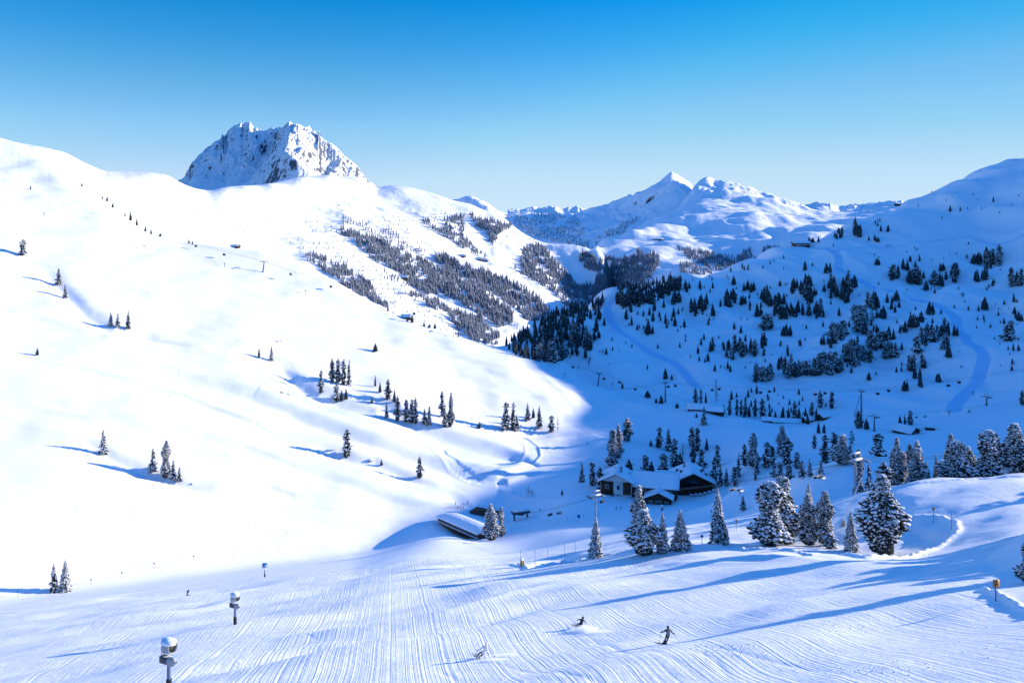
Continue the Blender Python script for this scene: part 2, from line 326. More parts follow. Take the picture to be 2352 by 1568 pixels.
groove(fl([(1290,1335),(1500,1300),(1750,1290),(2000,1300)]), 0.4, 2.5)
wp = c + 0.4 * fbm(X / 60, Y / 60, 2, 33)
n1 = lambda q, sd_: vnoise(q, q * 0 + 0.5, sd_)
strip = 0.050 * n1(wp / 3.7, 41) + 0.030 * n1(wp / 1.5, 42) + 0.016 * n1(wp / 0.7, 43)
for q in np.linspace(-70, 130, 47): strip = strip - 0.055 * np.exp(-((wp - q - 2.5 * math.sin(q * 7.7)) / (0.10 + 0.05 * math.sin(q * 3.1))) ** 2) * sstep(-0.1, 0.4, vnoise(Y / 38 + q * 3.3, q + 0 * Y, 46))
lane = np.floor(wp / 5.3); strip = strip * (0.45 + 0.9 * hash2(lane, lane * 0, 5)) + 0.035 * (hash2(lane, lane * 0 + 1, 6) - .5) - 0.035 * np.exp(-((wp / 5.3 - np.round(wp / 5.3)) * 5.3 / 0.16) ** 2)
near.Z += gw * strip * (0.65 + 0.7 * fbm(X / 18, Y / 18, 2, 45)) * 0.48
groom = np.maximum(groom, gw); gco = np.where(gw > 0.3, wp, gco)
# tracks of skis
for L in ([(1990,1568),(1930,1545),(1820,1520),(1650,1500),(1540,1500)], [(1700,1568),(1640,1520),(1560,1500)], [(2352,1410),(2180,1370),(2100,1350)], [(1120,1500),(1300,1560),(1500,1600)],
          [(1080,1568),(1010,1530),(1130,1508)], [(1340,1440),(1460,1500),(1560,1530),(1700,1600)]):
    groove(fl(L), -0.05, 0.35)
# snow berm round the tree island, bowl inside it
isl = [(1180,1297),(1250,1300),(1345,1286),(1440,1268),(1600,1256),(1700,1263),(1850,1272),(1990,1283),(2080,1283),(2160,1256),(2200,1222),(2195,1200),(2160,1188),(2100,1186)]
ixy = [gxy(u, v, ymax=240) for u, v in isl]
m = local(ixy, 4); d, al, sd = poly_dist(X[m], Y[m], ixy)
lump = 0.7 + 0.5 * fbm(X[m] / 1.1, Y[m] / 1.1, 3, 51); near.Z[m] += 0.75 * np.exp(-(d / 0.75) ** 2) * lump
bowl = [gxy(u, v, ymax=240) for u, v in [(2060,1240),(2110,1225),(2150,1215)]]
groove(bowl, -1.6, 6)
groove([gxy(u, v, ymax=245) for u, v in [(1260,1292),(1300,1280),(1350,1270)]], -2.2, 5)
groove([gxy(u, v, ymax=245) for u, v in [(1500,1235),(1700,1235),(1900,1240),(2050,1240)]], -1.0, 6)
b2 = [gxy(u, v, ymax=245) for u, v in [(2050,1121),(2150,1107),(2250,1100),(2352,1096),(2400,1094)]]
m = local(b2, 4); d, al, sd = poly_dist(X[m], Y[m], b2); near.Z[m] += 0.5 * np.exp(-(d / 0.9) ** 2) * (0.8 + 0.5 * fbm(X[m] / 1.2, Y[m] / 1.2, 3, 52))
rb = [fxy(u, v) for u, v in [(2258,1362),(2300,1378),(2352,1398),(2450,1430)]]
m = local(rb, 3); d, al, sd = poly_dist(X[m], Y[m], rb); near.Z[m] += 0.5 * np.exp(-(d / 0.5) ** 2) * (0.8 + 0.6 * fbm(X[m], Y[m], 3, 53))
# bank rising at the right edge
near.Z += 3.0 * sstep(0, 9, X - (np.interp(Y, [60, 95, 110, 130, 150], [70, 57, 64, 79, 110]))) * (Y < 150) * sstep(75, 92, Y)
# dug-out along the lift shed
shed_pit = [gxy(u, v, ymin=320, ymax=420) for u, v in [(1000,1190),(1050,1222),(1110,1250)]]
groove(shed_pit, -1.5, 4)

# ------------------------------------------------------------------ materials
def mat(name, rgb, rough=0.7, spec=0.3, metal=0.0, noise=None, bump=None, emit=None, alpha=None):
    m = bpy.data.materials.new(name); m.use_nodes = True; n = m.node_tree; b = n.nodes['Principled BSDF']
    b.inputs['Base Color'].default_value = (*rgb, 1); b.inputs['Roughness'].default_value = rough
    b.inputs['Specular IOR Level'].default_value = spec; b.inputs['Metallic'].default_value = metal
    tc = n.nodes.new('ShaderNodeTexCoord')
    if noise:
        no = n.nodes.new('ShaderNodeTexNoise'); no.inputs['Scale'].default_value = noise[0]; no.inputs['Detail'].default_value = 5
        rp = n.nodes.new('ShaderNodeMapRange'); rp.inputs[3].default_value = 1 - noise[1]; rp.inputs[4].default_value = 1 + noise[1]
        mx = n.nodes.new('ShaderNodeVectorMath'); mx.operation = 'SCALE'; mx.inputs[0].default_value = rgb
        n.links.new(tc.outputs['Object'], no.inputs['Vector']); n.links.new(no.outputs[0], rp.inputs[0])
        n.links.new(rp.outputs[0], mx.inputs['Scale']); n.links.new(mx.outputs[0], b.inputs['Base Color'])
    if bump:
        nb = n.nodes.new('ShaderNodeTexNoise'); nb.inputs['Scale'].default_value = bump[0]; nb.inputs['Detail'].default_value = 6
        bp = n.nodes.new('ShaderNodeBump'); bp.inputs['Strength'].default_value = 1; bp.inputs['Distance'].default_value = bump[1]
        n.links.new(tc.outputs['Object'], nb.inputs['Vector']); n.links.new(nb.outputs[0], bp.inputs['Height']); n.links.new(bp.outputs[0], b.inputs['Normal'])
    return m
SNOW = (0.86, 0.875, 0.91)
def snow_ground():
    m = bpy.data.materials.new('groomed_and_natural_snow'); m.use_nodes = True; n = m.node_tree; N = n.nodes; L = n.links; b = N['Principled BSDF']
    b.inputs['Roughness'].default_value = 0.75; b.inputs['Specular IOR Level'].default_value = 0.15
    b.inputs['Base Color'].default_value = (*SNOW, 1)
    g = N.new('ShaderNodeTexCoord')
    def at(nm): a = N.new('ShaderNodeAttribute'); a.attribute_name = nm; return a
    ga, gc = at('groom'), at('groom_line')
    nf = N.new('ShaderNodeTexNoise'); nf.inputs['Scale'].default_value = 1.6; nf.inputs['Detail'].default_value = 8; nf.inputs['Roughness'].default_value = 0.62
    L.new(g.outputs['Object'], nf.inputs['Vector'])
    # fine ridges left by the snow groomer: noise along the cross-track coordinate only
    sc = N.new('ShaderNodeMath'); sc.operation = 'MULTIPLY'; sc.inputs[1].default_value = 2.6; L.new(gc.outputs['Fac'], sc.inputs[0])
    ns = N.new('ShaderNodeTexNoise'); ns.noise_dimensions = '1D'; ns.inputs['Scale'].default_value = 1.0; ns.inputs['Detail'].default_value = 3; ns.inputs['Roughness'].default_value = 0.7
    L.new(sc.outputs[0], ns.inputs['W'])
    m1 = N.new('ShaderNodeMath'); m1.operation = 'MULTIPLY'; L.new(ns.outputs[0], m1.inputs[0]); L.new(ga.outputs['Fac'], m1.inputs[1])
    m2 = N.new('ShaderNodeMath'); m2.operation = 'MULTIPLY'; m2.inputs[1].default_value = 0.11; L.new(m1.outputs[0], m2.inputs[0])
    m3 = N.new('ShaderNodeMath'); m3.operation = 'MULTIPLY_ADD'; m3.inputs[1].default_value = 0.10; L.new(nf.outputs[0], m3.inputs[0]); L.new(m2.outputs[0], m3.inputs[2])
    bp = N.new('ShaderNodeBump'); bp.inputs['Strength'].default_value = 1; bp.inputs['Distance'].default_value = 1.0
    L.new(m3.outputs[0], bp.inputs['Height']); L.new(bp.outputs[0], b.inputs['Normal'])
    shade_a = at('track_shade'); mx = N.new('ShaderNodeMix'); mx.data_type = 'RGBA'; mx.inputs[6].default_value = (*SNOW, 1); mx.inputs[7].default_value = (0.50, 0.68, 0.88, 1)  # bluish shade of the levelled tracks, put into the snow colour
    L.new(shade_a.outputs['Fac'], mx.inputs[0]); L.new(mx.outputs[2], b.inputs['Base Color'])
    return m
def alpine(name, lo, hi, rock=(0.095, 0.10, 0.115), sc=0.02, bump=3.0, amp=0.75):
    """snow that lies where the ground is not too steep, rock elsewhere"""
    m = bpy.data.materials.new(name); m.use_nodes = True; n = m.node_tree; N = n.nodes; L = n.links; b = N['Principled BSDF']
    b.inputs['Roughness'].default_value = 0.85; b.inputs['Specular IOR Level'].default_value = 0.1
    tc = N.new('ShaderNodeTexCoord'); ge = N.new('ShaderNodeNewGeometry'); sx = N.new('ShaderNodeSeparateXYZ'); L.new(ge.outputs['Normal'], sx.inputs[0])
    nz = N.new('ShaderNodeTexNoise'); nz.inputs['Scale'].default_value = sc; nz.inputs['Detail'].default_value = 9; nz.inputs['Roughness'].default_value = 0.70; L.new(tc.outputs['Object'], nz.inputs['Vector'])
    a = N.new('ShaderNodeMath'); a.operation = 'MULTIPLY_ADD'; a.inputs[1].default_value = amp; a.inputs[2].default_value = -amp / 2; L.new(nz.outputs[0], a.inputs[0])
    s = N.new('ShaderNodeMath'); s.operation = 'ADD'; L.new(a.outputs[0], s.inputs[0]); L.new(sx.outputs[2], s.inputs[1])
    r = N.new('ShaderNodeMapRange'); r.interpolation_type = 'SMOOTHSTEP'; r.inputs[1].default_value = lo; r.inputs[2].default_value = hi; L.new(s.outputs[0], r.inputs[0])
    mx = N.new('ShaderNodeMix'); mx.data_type = 'RGBA'; mx.inputs[6].default_value = (*rock, 1); mx.inputs[7].default_value = (*SNOW, 1)
    L.new(r.outputs[0], mx.inputs[0]); L.new(mx.outputs[2], b.inputs['Base Color'])
    bp = N.new('ShaderNodeBump'); bp.inputs['Distance'].default_value = bump; L.new(nz.outputs[0], bp.inputs['Height']); L.new(bp.outputs[0], b.inputs['Normal'])
    return m
M_snow = snow_ground()
g_ob = near.mesh('snow_ground', {'groom': groom, 'groom_line': gco, 'track_shade': track_shade}); g_ob.data.materials.append(M_snow)
g_ob['kind'] = 'structure'

# ------------------------------------------------------------------ far terrain
def set_far(sh, name, m):
    o = sh.mesh(name); o.data.materials.append(m); o['kind'] = 'structure'; return o
def mid_y(u, v): return min(966e3 / max(v - 500 - 0.45 * (u - 1176) + 350, 60), 2250)
mp = []
MSKY = [(-60,300),(40,328),(100,338),(150,350),(190,372),(235,392),(290,394),(340,395),(385,402),(415,420),(445,432),(480,438),(520,429),(560,426),(600,425),(640,417),(660,412),(700,405),(760,402),(830,408),(858,430),(880,428),(900,425),(930,428),(960,434),(1000,446),(1040,460),(1080,468),(1110,482),(1140,490),(1160,501),(1180,520),(1200,535),(1225,548),(1250,558),(1275,561),(1300,560),(1330,565),(1350,570),(1370,580),(1388,590)]
for u in list(range(-100, 1400, 60)) + [1388]:
    sv = np.interp(u, [p[0] for p in MSKY], [p[1] for p in MSKY])
    for dv in (0, 40, 90, 150, 220, 300):
        if dv and sv + dv > 860: continue
        mp.append((u, sv + dv, mid_y(u, sv + dv)))
    mp.append((u, sv + 90, mid_y(u, sv) * 1.25)); mp.append((u, sv + 200, mid_y(u, sv) * 1.6))
for u, v, y in [(1410,680,1900),(1430,740,1800),(1420,740,1500),(1480,900,1500),(1480,900,2200),(1420,680,2300),(1440,780,2700),(1400,800,1300)]: mp.append((u, v, y))
mid = Sheet(mp, np.arange(-120, 1480, QF), 1150, 4600, NF, smooth=3e-3)
band = mid.Y + 0.10 * mid.X
mid.Z += (30 * fbm(mid.X / 700, band / 210, 3, 61) + 12 * fbm(mid.X / 160, band / 90, 4, 62, ridged=True) + 2.5 * fbm(mid.X / 30, mid.Y / 30, 3, 63)) * (0.25 + 0.75 * sstep(455, 540, mid.V() - 0.10 * (mid.U - 1000))) * sstep(500, 850, mid.U)
mid.Z += 3 * fbm(mid.X / 120, mid.Y / 120, 4, 64)
mid.skyline(MSKY, 0.10, sm=15)
M_mid = alpine('mountainside_snow', 0.42, 0.56, sc=0.012, bump=5)
mid_o = set_far(mid, 'hillside', M_mid)

PSKY = [(392,430),(409,417),(423,409),(428,396),(434,386),(440,374),(446,369),(455,357),(463,351),(475,338),(484,334),(492,326),(500,323),(509,317),(519,309),(525,299),(538,288),(545,287),(552,282),(558,284),(565,281),(573,279),(579,286),(585,298),(589,292),(594,299),(600,297),(606,301),(613,299),(618,296),(623,291),(629,297),(637,294),(645,290),(650,294),(654,291),(665,291),(670,286),(675,283),(688,286),(698,292),(705,293),(711,297),(721,303),(729,311),(738,315),(746,322),(755,327),(763,330),(775,340),(788,355),(796,362),(804,367),(819,380),(829,392),(840,411),(863,430),(880,440)]
pp = [(675,284,3750),(663,309,3640),(655,338,3540),(650,367,3440),(652,398,3330),(700,293,3850),(720,303,3900),(780,345,3950),(840,411,4000),(700,380,3480),(760,390,3680),(800,400,3820),(720,340,3700),
      (600,298,4150),(600,360,3980),(600,410,3760),(573,280,4050),(560,340,3900),(535,400,3750),(520,310,4250),(460,355,4450),(440,400,4250),(410,417,4450),(640,292,4050),(625,350,3850),
      (400,455,3600),(500,450,3450),(600,450,3380),(660,430,3220),(760,430,3350),(860,450,3500),(900,470,3500),(900,460,4200),
      (400,520,5300),(520,480,5200),(600,460,5200),(700,460,5200),(800,500,5200),(900,550,5200)]
pk = Sheet(pp, np.arange(396, 884, QF * 0.42), 3150, 5200, int(NF * 1.1), smooth=2e-3)
dz = fbm(pk.X / 230, pk.Y / 520, 6, 71, gain=0.48, ridged=True); fade = sstep(3250, 3450, pk.Y + (pk.U - 640) * (pk.U < 640) * -1.2 * 0)
steep = 100 * dz + 14 * fbm(pk.X / 60, pk.Y / 60, 4, 73, gain=0.6, ridged=True)
pk.Z += steep * sstep(445, 398, pk.V())
for w_ in (0.06, 0.04): pk.skyline(PSKY, w_, sm=2)
M_rock = alpine('snowy_rock_face', 0.36, 0.48, rock=(0.10, 0.12, 0.155), sc=0.035, bump=14, amp=1.3)
set_far(pk, 'rocky_mountain', M_rock)

D1 = [(1020,470),(1035,462),(1055,456),(1075,449),(1088,451),(1097,456),(1108,466),(1120,473),(1140,483),(1160,489),(1180,496),(1210,505),(1240,520)]
d1p = [(1035,462,5600),(1075,450,5300),(1097,456,5000),(1110,480,4600),(1115,500,4300),(1130,480,5200),(1170,495,5400),(1040,500,5000),(1075,500,4800),(1020,480,5700),(1230,520,5400),(1160,510,4800),(1000,560,4300),(1240,560,4300),(1100,600,7000),(1000,600,7000),(1240,600,7000)]
a = Sheet(d1p, np.arange(1010, 1236, QF), 4200, 7000, NF // 3, smooth=1e-3)
a.Z += 26 * fbm(a.X / 300, a.Y / 300, 5, 81, ridged=True); a.skyline(D1, 0.06, sm=9)
set_far(a, 'distant_hill', alpine('distant_snow', 0.30, 0.44, sc=0.01, bump=6))

D2 = [(1130,510),(1150,503),(1165,497),(1178,494),(1190,490),(1220,489),(1250,490),(1280,493),(1300,497),(1320,499),(1340,494),(1363,483),(1380,480),(1399,479),(1415,470),(1433,461),(1451,451),(1462,448),(1472,446),(1493,435),(1508,422),(1518,414),(1529,406),(1536,398),(1541,394),(1545,395),(1553,401),(1568,409),(1581,416),(1593,428),(1610,445),(1640,470),(1680,500)]
d2p = [(1150,503,5200),(1220,490,5300),(1300,497,5200),(1363,483,5100),(1433,461,4900),(1493,435,4800),(1541,394,4650),(1556,430,4200),(1552,470,3900),(1540,500,3700),(1581,416,4800),(1593,428,4850),(1600,470,4500),(1640,490,4700),
       (1180,540,4100),(1250,560,3800),(1330,580,3600),(1400,570,3500),(1450,540,3550),(1500,520,3650),(1500,470,4200),(1440,500,4250),(1400,520,4050),(1330,530,4200),(1250,520,4500),(1180,700,3200),(1400,700,3100),(1600,700,3100),
       (1150,620,6500),(1400,560,6500),(1550,520,6500),(1680,600,6500)]
b_ = Sheet(d2p, np.arange(1130, 1690, QF), 3000, 6500, NF // 2, smooth=2e-3)
b_.Z += (70 * fbm(b_.X / 420 + b_.Y / 900, b_.Y / 420, 6, 91, ridged=True) + 8 * fbm(b_.X / 60, b_.Y / 60, 4, 92, ridged=True)); b_.skyline(D2, 0.06, sm=6)
set_far(b_, 'distant_mountain', alpine('distant_peak_snow', 0.48, 0.60, rock=(0.06, 0.07, 0.08), sc=0.012, bump=8))

D3 = [(1340,572),(1347,568),(1370,554),(1394,544),(1410,542),(1428,540),(1448,532),(1464,521),(1482,508),(1510,494),(1540,479),(1556,470),(1568,463),(1581,448),(1589,436),(1597,424),(1607,415),(1616,409),(1623,406),(1627,405),(1636,409),(1646,415),(1657,413),(1675,419),(1693,426),(1710,427),(1722,428),(1738,436),(1748,443),(1762,444),(1774,446),(1790,456),(1816,461),(1842,471),(1857,479),(1881,483),(1928,487),(1985,486),(2010,483),(2030,478),(2061,470),(2100,466),(2150,466)]
d3p = [(1347,568,2500),(1394,544,2700),(1464,521,3000),(1540,479,3400),(1597,424,3900),(1627,405,4100),(1657,413,4000),(1722,428,3950),(1790,456,3850),(1857,479,3700),(1928,487,3500),(1985,486,3400),(2061,470,3400),(2150,466,3400),
       (1640,450,3600),(1700,470,3400),(1780,490,3200),(1880,505,3000),(1600,490,3200),(1560,515,3000),(1500,540,2700),(1620,530,2900),(1700,530,2800),(1800,530,2750),(1900,540,2500),(2000,530,2600),(2100,530,2600),
       (1560,560,2500),(1640,575,2450),(1720,580,2400),(1800,570,2350),(1880,580,2200),(1450,560,2500),(1400,600,2450),(1400,650,2350),(1415,700,2200),(1480,600,2250),(1530,600,2250),(1540,640,2050),(1600,610,2200),(1640,625,2000),(1590,640,1900),(1500,680,1800),(1700,640,1900),(1850,650,1800),(2050,640,1900),(1550,740,1600),(1350,650,2600),(1350,760,2400),
       (1340,640,3400),(1450,620,4200),(1620,560,5200),(1800,560,5000),(2000,560,4600),(2150,560,4600)]
c_ = Sheet(d3p, np.arange(1338, 2150, QF), 1600, 5000, int(NF * 0.8), smooth=2e-3)
c_.Z += (fbm(c_.X / 300, c_.Y / 260, 4, 101) * 52 + 5 * fbm(c_.X / 90, c_.Y / 90, 4, 102)) * sstep(1360, 1470, c_.U) + 26 * fbm(c_.X / 160, c_.Y / 160, 5, 103, ridged=True) * sstep(3500, 3900, c_.Y)
c_.skyline(D3, 0.06, sm=9)
set_far(c_, 'snowy_mountain', alpine('mountain_bench_snow', 0.42, 0.54, rock=(0.09, 0.095, 0.11), sc=0.012, bump=6))

def ranges(name, sky, y, u0, u1, seed, lo):
    pts = []
    for u in np.linspace(u0, u1, 16):
        sv = np.interp(u, [p[0] for p in sky], [p[1] for p in sky]) + 6
        pts += [(u, sv, y), (u, sv + 16, y * 0.9), (u, 560, y * 0.72), (u, 640, y * 1.3)]
    s = Sheet(pts, np.arange(u0, u1, QF * 0.6), y * 0.72, y * 1.3, NF // 3, smooth=5e-3)
    k = y / 9000; s.Z += 120 * k * fbm(s.X / (700 * k), s.Y / (700 * k), 6, seed, ridged=True); s.skyline(sky, 0.04, sm=2)
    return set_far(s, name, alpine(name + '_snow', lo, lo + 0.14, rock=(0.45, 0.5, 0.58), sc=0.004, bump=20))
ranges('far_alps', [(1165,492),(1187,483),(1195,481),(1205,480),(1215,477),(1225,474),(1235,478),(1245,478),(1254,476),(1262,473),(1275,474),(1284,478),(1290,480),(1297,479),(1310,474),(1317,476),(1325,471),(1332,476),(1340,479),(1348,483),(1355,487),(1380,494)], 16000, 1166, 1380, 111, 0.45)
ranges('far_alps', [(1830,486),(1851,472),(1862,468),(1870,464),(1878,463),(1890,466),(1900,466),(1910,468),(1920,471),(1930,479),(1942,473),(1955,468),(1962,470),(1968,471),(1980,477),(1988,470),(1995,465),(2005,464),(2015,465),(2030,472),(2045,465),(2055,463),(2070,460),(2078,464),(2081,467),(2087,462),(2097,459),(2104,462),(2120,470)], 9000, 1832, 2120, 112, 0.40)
# ------------------------------------------------------------------ building blocks for objects
def new_obj(name, me, parent=None, loc=None):
    o = bpy.data.objects.new(name, me); COL.objects.link(o)
    if parent is not None: o.parent = parent
    if loc is not None: o.location = loc
    return o
def tag(o, label=None, cat=None, group=None, kind=None):
    if label: o['label'] = label
    if cat: o['category'] = cat
    if group: o['group'] = group
    if kind: o['kind'] = kind
    return o
def empty(name, loc=(0, 0, 0), rz=0.0, label=None, cat=None, group=None):
    e = bpy.data.objects.new(name, None); COL.objects.link(e); e.location = loc; e.rotation_euler = (0, 0, rz)
    e.empty_display_size = 0.2
    return tag(e, label, cat, group)
def kids(o): return [c for c in bpy.data.objects if c.parent == o]
def copy_tree(o, parent=None, deep=None):
    deep = deep if deep is not None else KIDS
    c = o.copy(); COL.objects.link(c)
    if parent is not None: c.parent = parent
    for ch in deep.get(o.name, []): copy_tree(ch, c, deep)
    return c
def kid_map():
    d = {}
    for ob in bpy.data.objects:
        if ob.parent: d.setdefault(ob.parent.name, []).append(ob)
    return d
KIDS = {}
class MB:
    def __init__(s): s.v = []; s.f = []; s.mi = []; s.n = 0
    def add(s, v, f, mi=0):
        v = np.asarray(v, float); s.v.append(v); f = np.asarray(f); s.f.append(f + s.n); s.mi.append(np.full(len(f), mi)); s.n += len(v); return s
    def box(s, c, d, rz=0, rx=0, ry=0, mi=0, bevel=0):
        x, y, z = [q / 2 for q in d]
        v = np.array([[-x, -y, -z], [x, -y, -z], [x, y, -z], [-x, y, -z], [-x, -y, z], [x, -y, z], [x, y, z], [-x, y, z]])
        R = np.array(Euler((rx, ry, rz)).to_matrix()); v = v @ R.T + np.array(c)
        return s.add(v, [[0, 3, 2, 1], [4, 5, 6, 7], [0, 1, 5, 4], [1, 2, 6, 5], [2, 3, 7, 6], [3, 0, 4, 7]], mi)
    def tube(s, pts, r, n=8, mi=0, cap=True):
        P = [Vector(p) for p in pts]; rr = r if hasattr(r, '__len__') else [r] * len(P); rings = []; up = None
        for i, p in enumerate(P):
            t = (P[min(i + 1, len(P) - 1)] - P[max(i - 1, 0)]).normalized()
            if up is None: up = Vector((0, 0, 1)) if abs(t.z) < 0.9 else Vector((1, 0, 0))
            a = t.cross(up).normalized(); b = a.cross(t).normalized(); up = b
            rings.append([p + (a * math.cos(2 * math.pi * k / n) + b * math.sin(2 * math.pi * k / n)) * rr[i] for k in range(n)])
        v = [q for ring in rings for q in ring]; m = len(P)
        f = [[i * n + k, i * n + (k + 1) % n, (i + 1) * n + (k + 1) % n, (i + 1) * n + k] for i in range(m - 1) for k in range(n)]
        s.add([tuple(q) for q in v], f, mi)
        if cap and n == 4: s.add([tuple(q) for q in rings[0]], [[3, 2, 1, 0]], mi); s.add([tuple(q) for q in rings[-1]], [[0, 1, 2, 3]], mi)
        elif cap:
            for ring, rev in ((rings[0], True), (rings[-1], False)):
                c = sum(ring, Vector()) / n; vv_ = [tuple(q) for q in ring] + [tuple(c)]
                ff = [[k, (k + 1) % n, n, n] for k in range(n)]
                s.add(vv_, [[a_, b_, c_] if not rev else [b_, a_, c_] for a_, b_, c_, _ in ff], mi)
        return s
    def lathe(s, c, prof, n=12, axis='z', rot=None, mi=0, sx=1, sy=1):
        v = []; R = np.array((rot or Euler((0, 0, 0))).to_matrix())
        for r, z in prof:
            for k in range(n): v.append((r * sx * math.cos(2 * math.pi * k / n), r * sy * math.sin(2 * math.pi * k / n), z))
        v = np.array(v) @ R.T + np.array(c); m = len(prof)
        f = [[i * n + k, i * n + (k + 1) % n, (i + 1) * n + (k + 1) % n, (i + 1) * n + k] for i in range(m - 1) for k in range(n)]
        return s.add(v, f, mi)
    def prism(s, poly, h, frame=None, mi=0):
        """extrude a polygon (x, y) to thickness h along z, then place by a 4x4 matrix"""
        n = len(poly); v = [(x, y, 0) for x, y in poly] + [(x, y, h) for x, y in poly]
        M = frame or Matrix.Identity(4); v = [tuple(M @ Vector(p)) for p in v]
        s.add(v, [[i, (i + 1) % n, n + (i + 1) % n, n + i] for i in range(n)], mi)
        c0 = tuple(M @ Vector((sum(p[0] for p in poly) / n, sum(p[1] for p in poly) / n, 0))); c1 = tuple(M @ Vector((sum(p[0] for p in poly) / n, sum(p[1] for p in poly) / n, h)))
        s.add(v[:n] + [c0], [[(i + 1) % n, i, n] for i in range(n)], mi); s.add(v[n:] + [c1], [[i, (i + 1) % n, n] for i in range(n)], mi)
        return s
    def mesh(s, name, smooth=False):
        me = bpy.data.meshes.new(name); V = np.concatenate(s.v).astype(np.float32)
        me.vertices.add(len(V)); me.vertices.foreach_set('co', V.ravel())
        tot = np.concatenate([np.full(len(f), f.shape[1]) for f in s.f]).astype(np.int32)
        idx = np.concatenate([f.ravel() for f in s.f]).astype(np.int32)
        st = np.concatenate([[0], np.cumsum(tot)[:-1]]).astype(np.int32)
        me.loops.add(len(idx)); me.loops.foreach_set('vertex_index', idx); me.polygons.add(len(tot))
        me.polygons.foreach_set('loop_start', st); me.polygons.foreach_set('loop_total', tot)
        me.polygons.foreach_set('material_index', np.concatenate(s.mi).astype(np.int32))
        if smooth: me.polygons.foreach_set('use_smooth', np.ones(len(tot), bool))
        me.update(calc_edges=True); return me
    def build(s, name, mats, parent=None, smooth=False, loc=None):
        me = s.mesh(name, smooth)
        for m in (mats if isinstance(mats, (list, tuple)) else [mats]): me.materials.append(m)
        return new_obj(name, me, parent, loc)

# ------------------------------------------------------------------ trees
M_needle = mat('pine_needles', (0.034, 0.044, 0.040), 0.9, 0.05, noise=(0.9, 0.4))
M_needle_far = mat('distant_conifer_needles', (0.034, 0.048, 0.050), 0.9, 0.05, noise=(0.05, 0.35))
M_bark = mat('bark', (0.075, 0.055, 0.042), 0.9, 0.1, noise=(3, 0.3))
M_frost_haze = mat('frosted_hazy_conifer_needles', (0.17, 0.195, 0.235), 0.9, 0.05, noise=(0.04, 0.45))  # frost tone, its paleness also standing in for sunlight and distance haze
M_load = mat('snow_on_branches', SNOW, 0.8, 0.1)
M_twig = mat('bare_twigs', (0.13, 0.10, 0.085), 0.9, 0.05)
def ico():
    t = (1 + 5 ** .5) / 2
    v = np.array([(-1, t, 0), (1, t, 0), (-1, -t, 0), (1, -t, 0), (0, -1, t), (0, 1, t), (0, -1, -t), (0, 1, -t), (t, 0, -1), (t, 0, 1), (-t, 0, -1), (-t, 0, 1)], float)
    f = np.array([(0, 11, 5), (0, 5, 1), (0, 1, 7), (0, 7, 10), (0, 10, 11), (1, 5, 9), (5, 11, 4), (11, 10, 2), (10, 7, 6), (7, 1, 8), (3, 9, 4), (3, 4, 2), (3, 2, 6), (3, 6, 8), (3, 8, 9), (4, 9, 5), (2, 4, 11), (6, 2, 10), (8, 6, 7), (9, 8, 1)])
    return v / np.linalg.norm(v[0]), f
ICO = ico()
OCT = (np.array([(1, 0, 0), (-1, 0, 0), (0, 1, 0), (0, -1, 0), (0, 0, 1), (0, 0, -1)], float), np.array([(0, 2, 4), (2, 1, 4), (1, 3, 4), (3, 0, 4), (2, 0, 5), (1, 2, 5), (3, 1, 5), (0, 3, 5)]))
def blobs(mb, C, Sx, az, tilt, r, tmpl=ICO, jit=0.3, mi=0):
    """many small irregular clumps: centres C, radii Sx (n,3), turned by az and tilted outward-down by tilt"""
    v0, f0 = tmpl; n = len(C); k = len(v0)
    v = v0[None] * (1 + jit * (r.random((n, k, 1)) * 2 - 1)) * Sx[:, None, :]
    ct, st = np.cos(tilt)[:, None], np.sin(tilt)[:, None]
    x = v[..., 0] * ct + v[..., 2] * st; z = -v[..., 0] * st + v[..., 2] * ct; y = v[..., 1]
    ca, sa = np.cos(az)[:, None], np.sin(az)[:, None]
    P = np.stack([x * ca - y * sa, x * sa + y * ca, z], -1) + C[:, None, :]
    mb.add(P.reshape(-1, 3), (f0[None] + (np.arange(n) * k)[:, None, None]).reshape(-1, 3), mi)
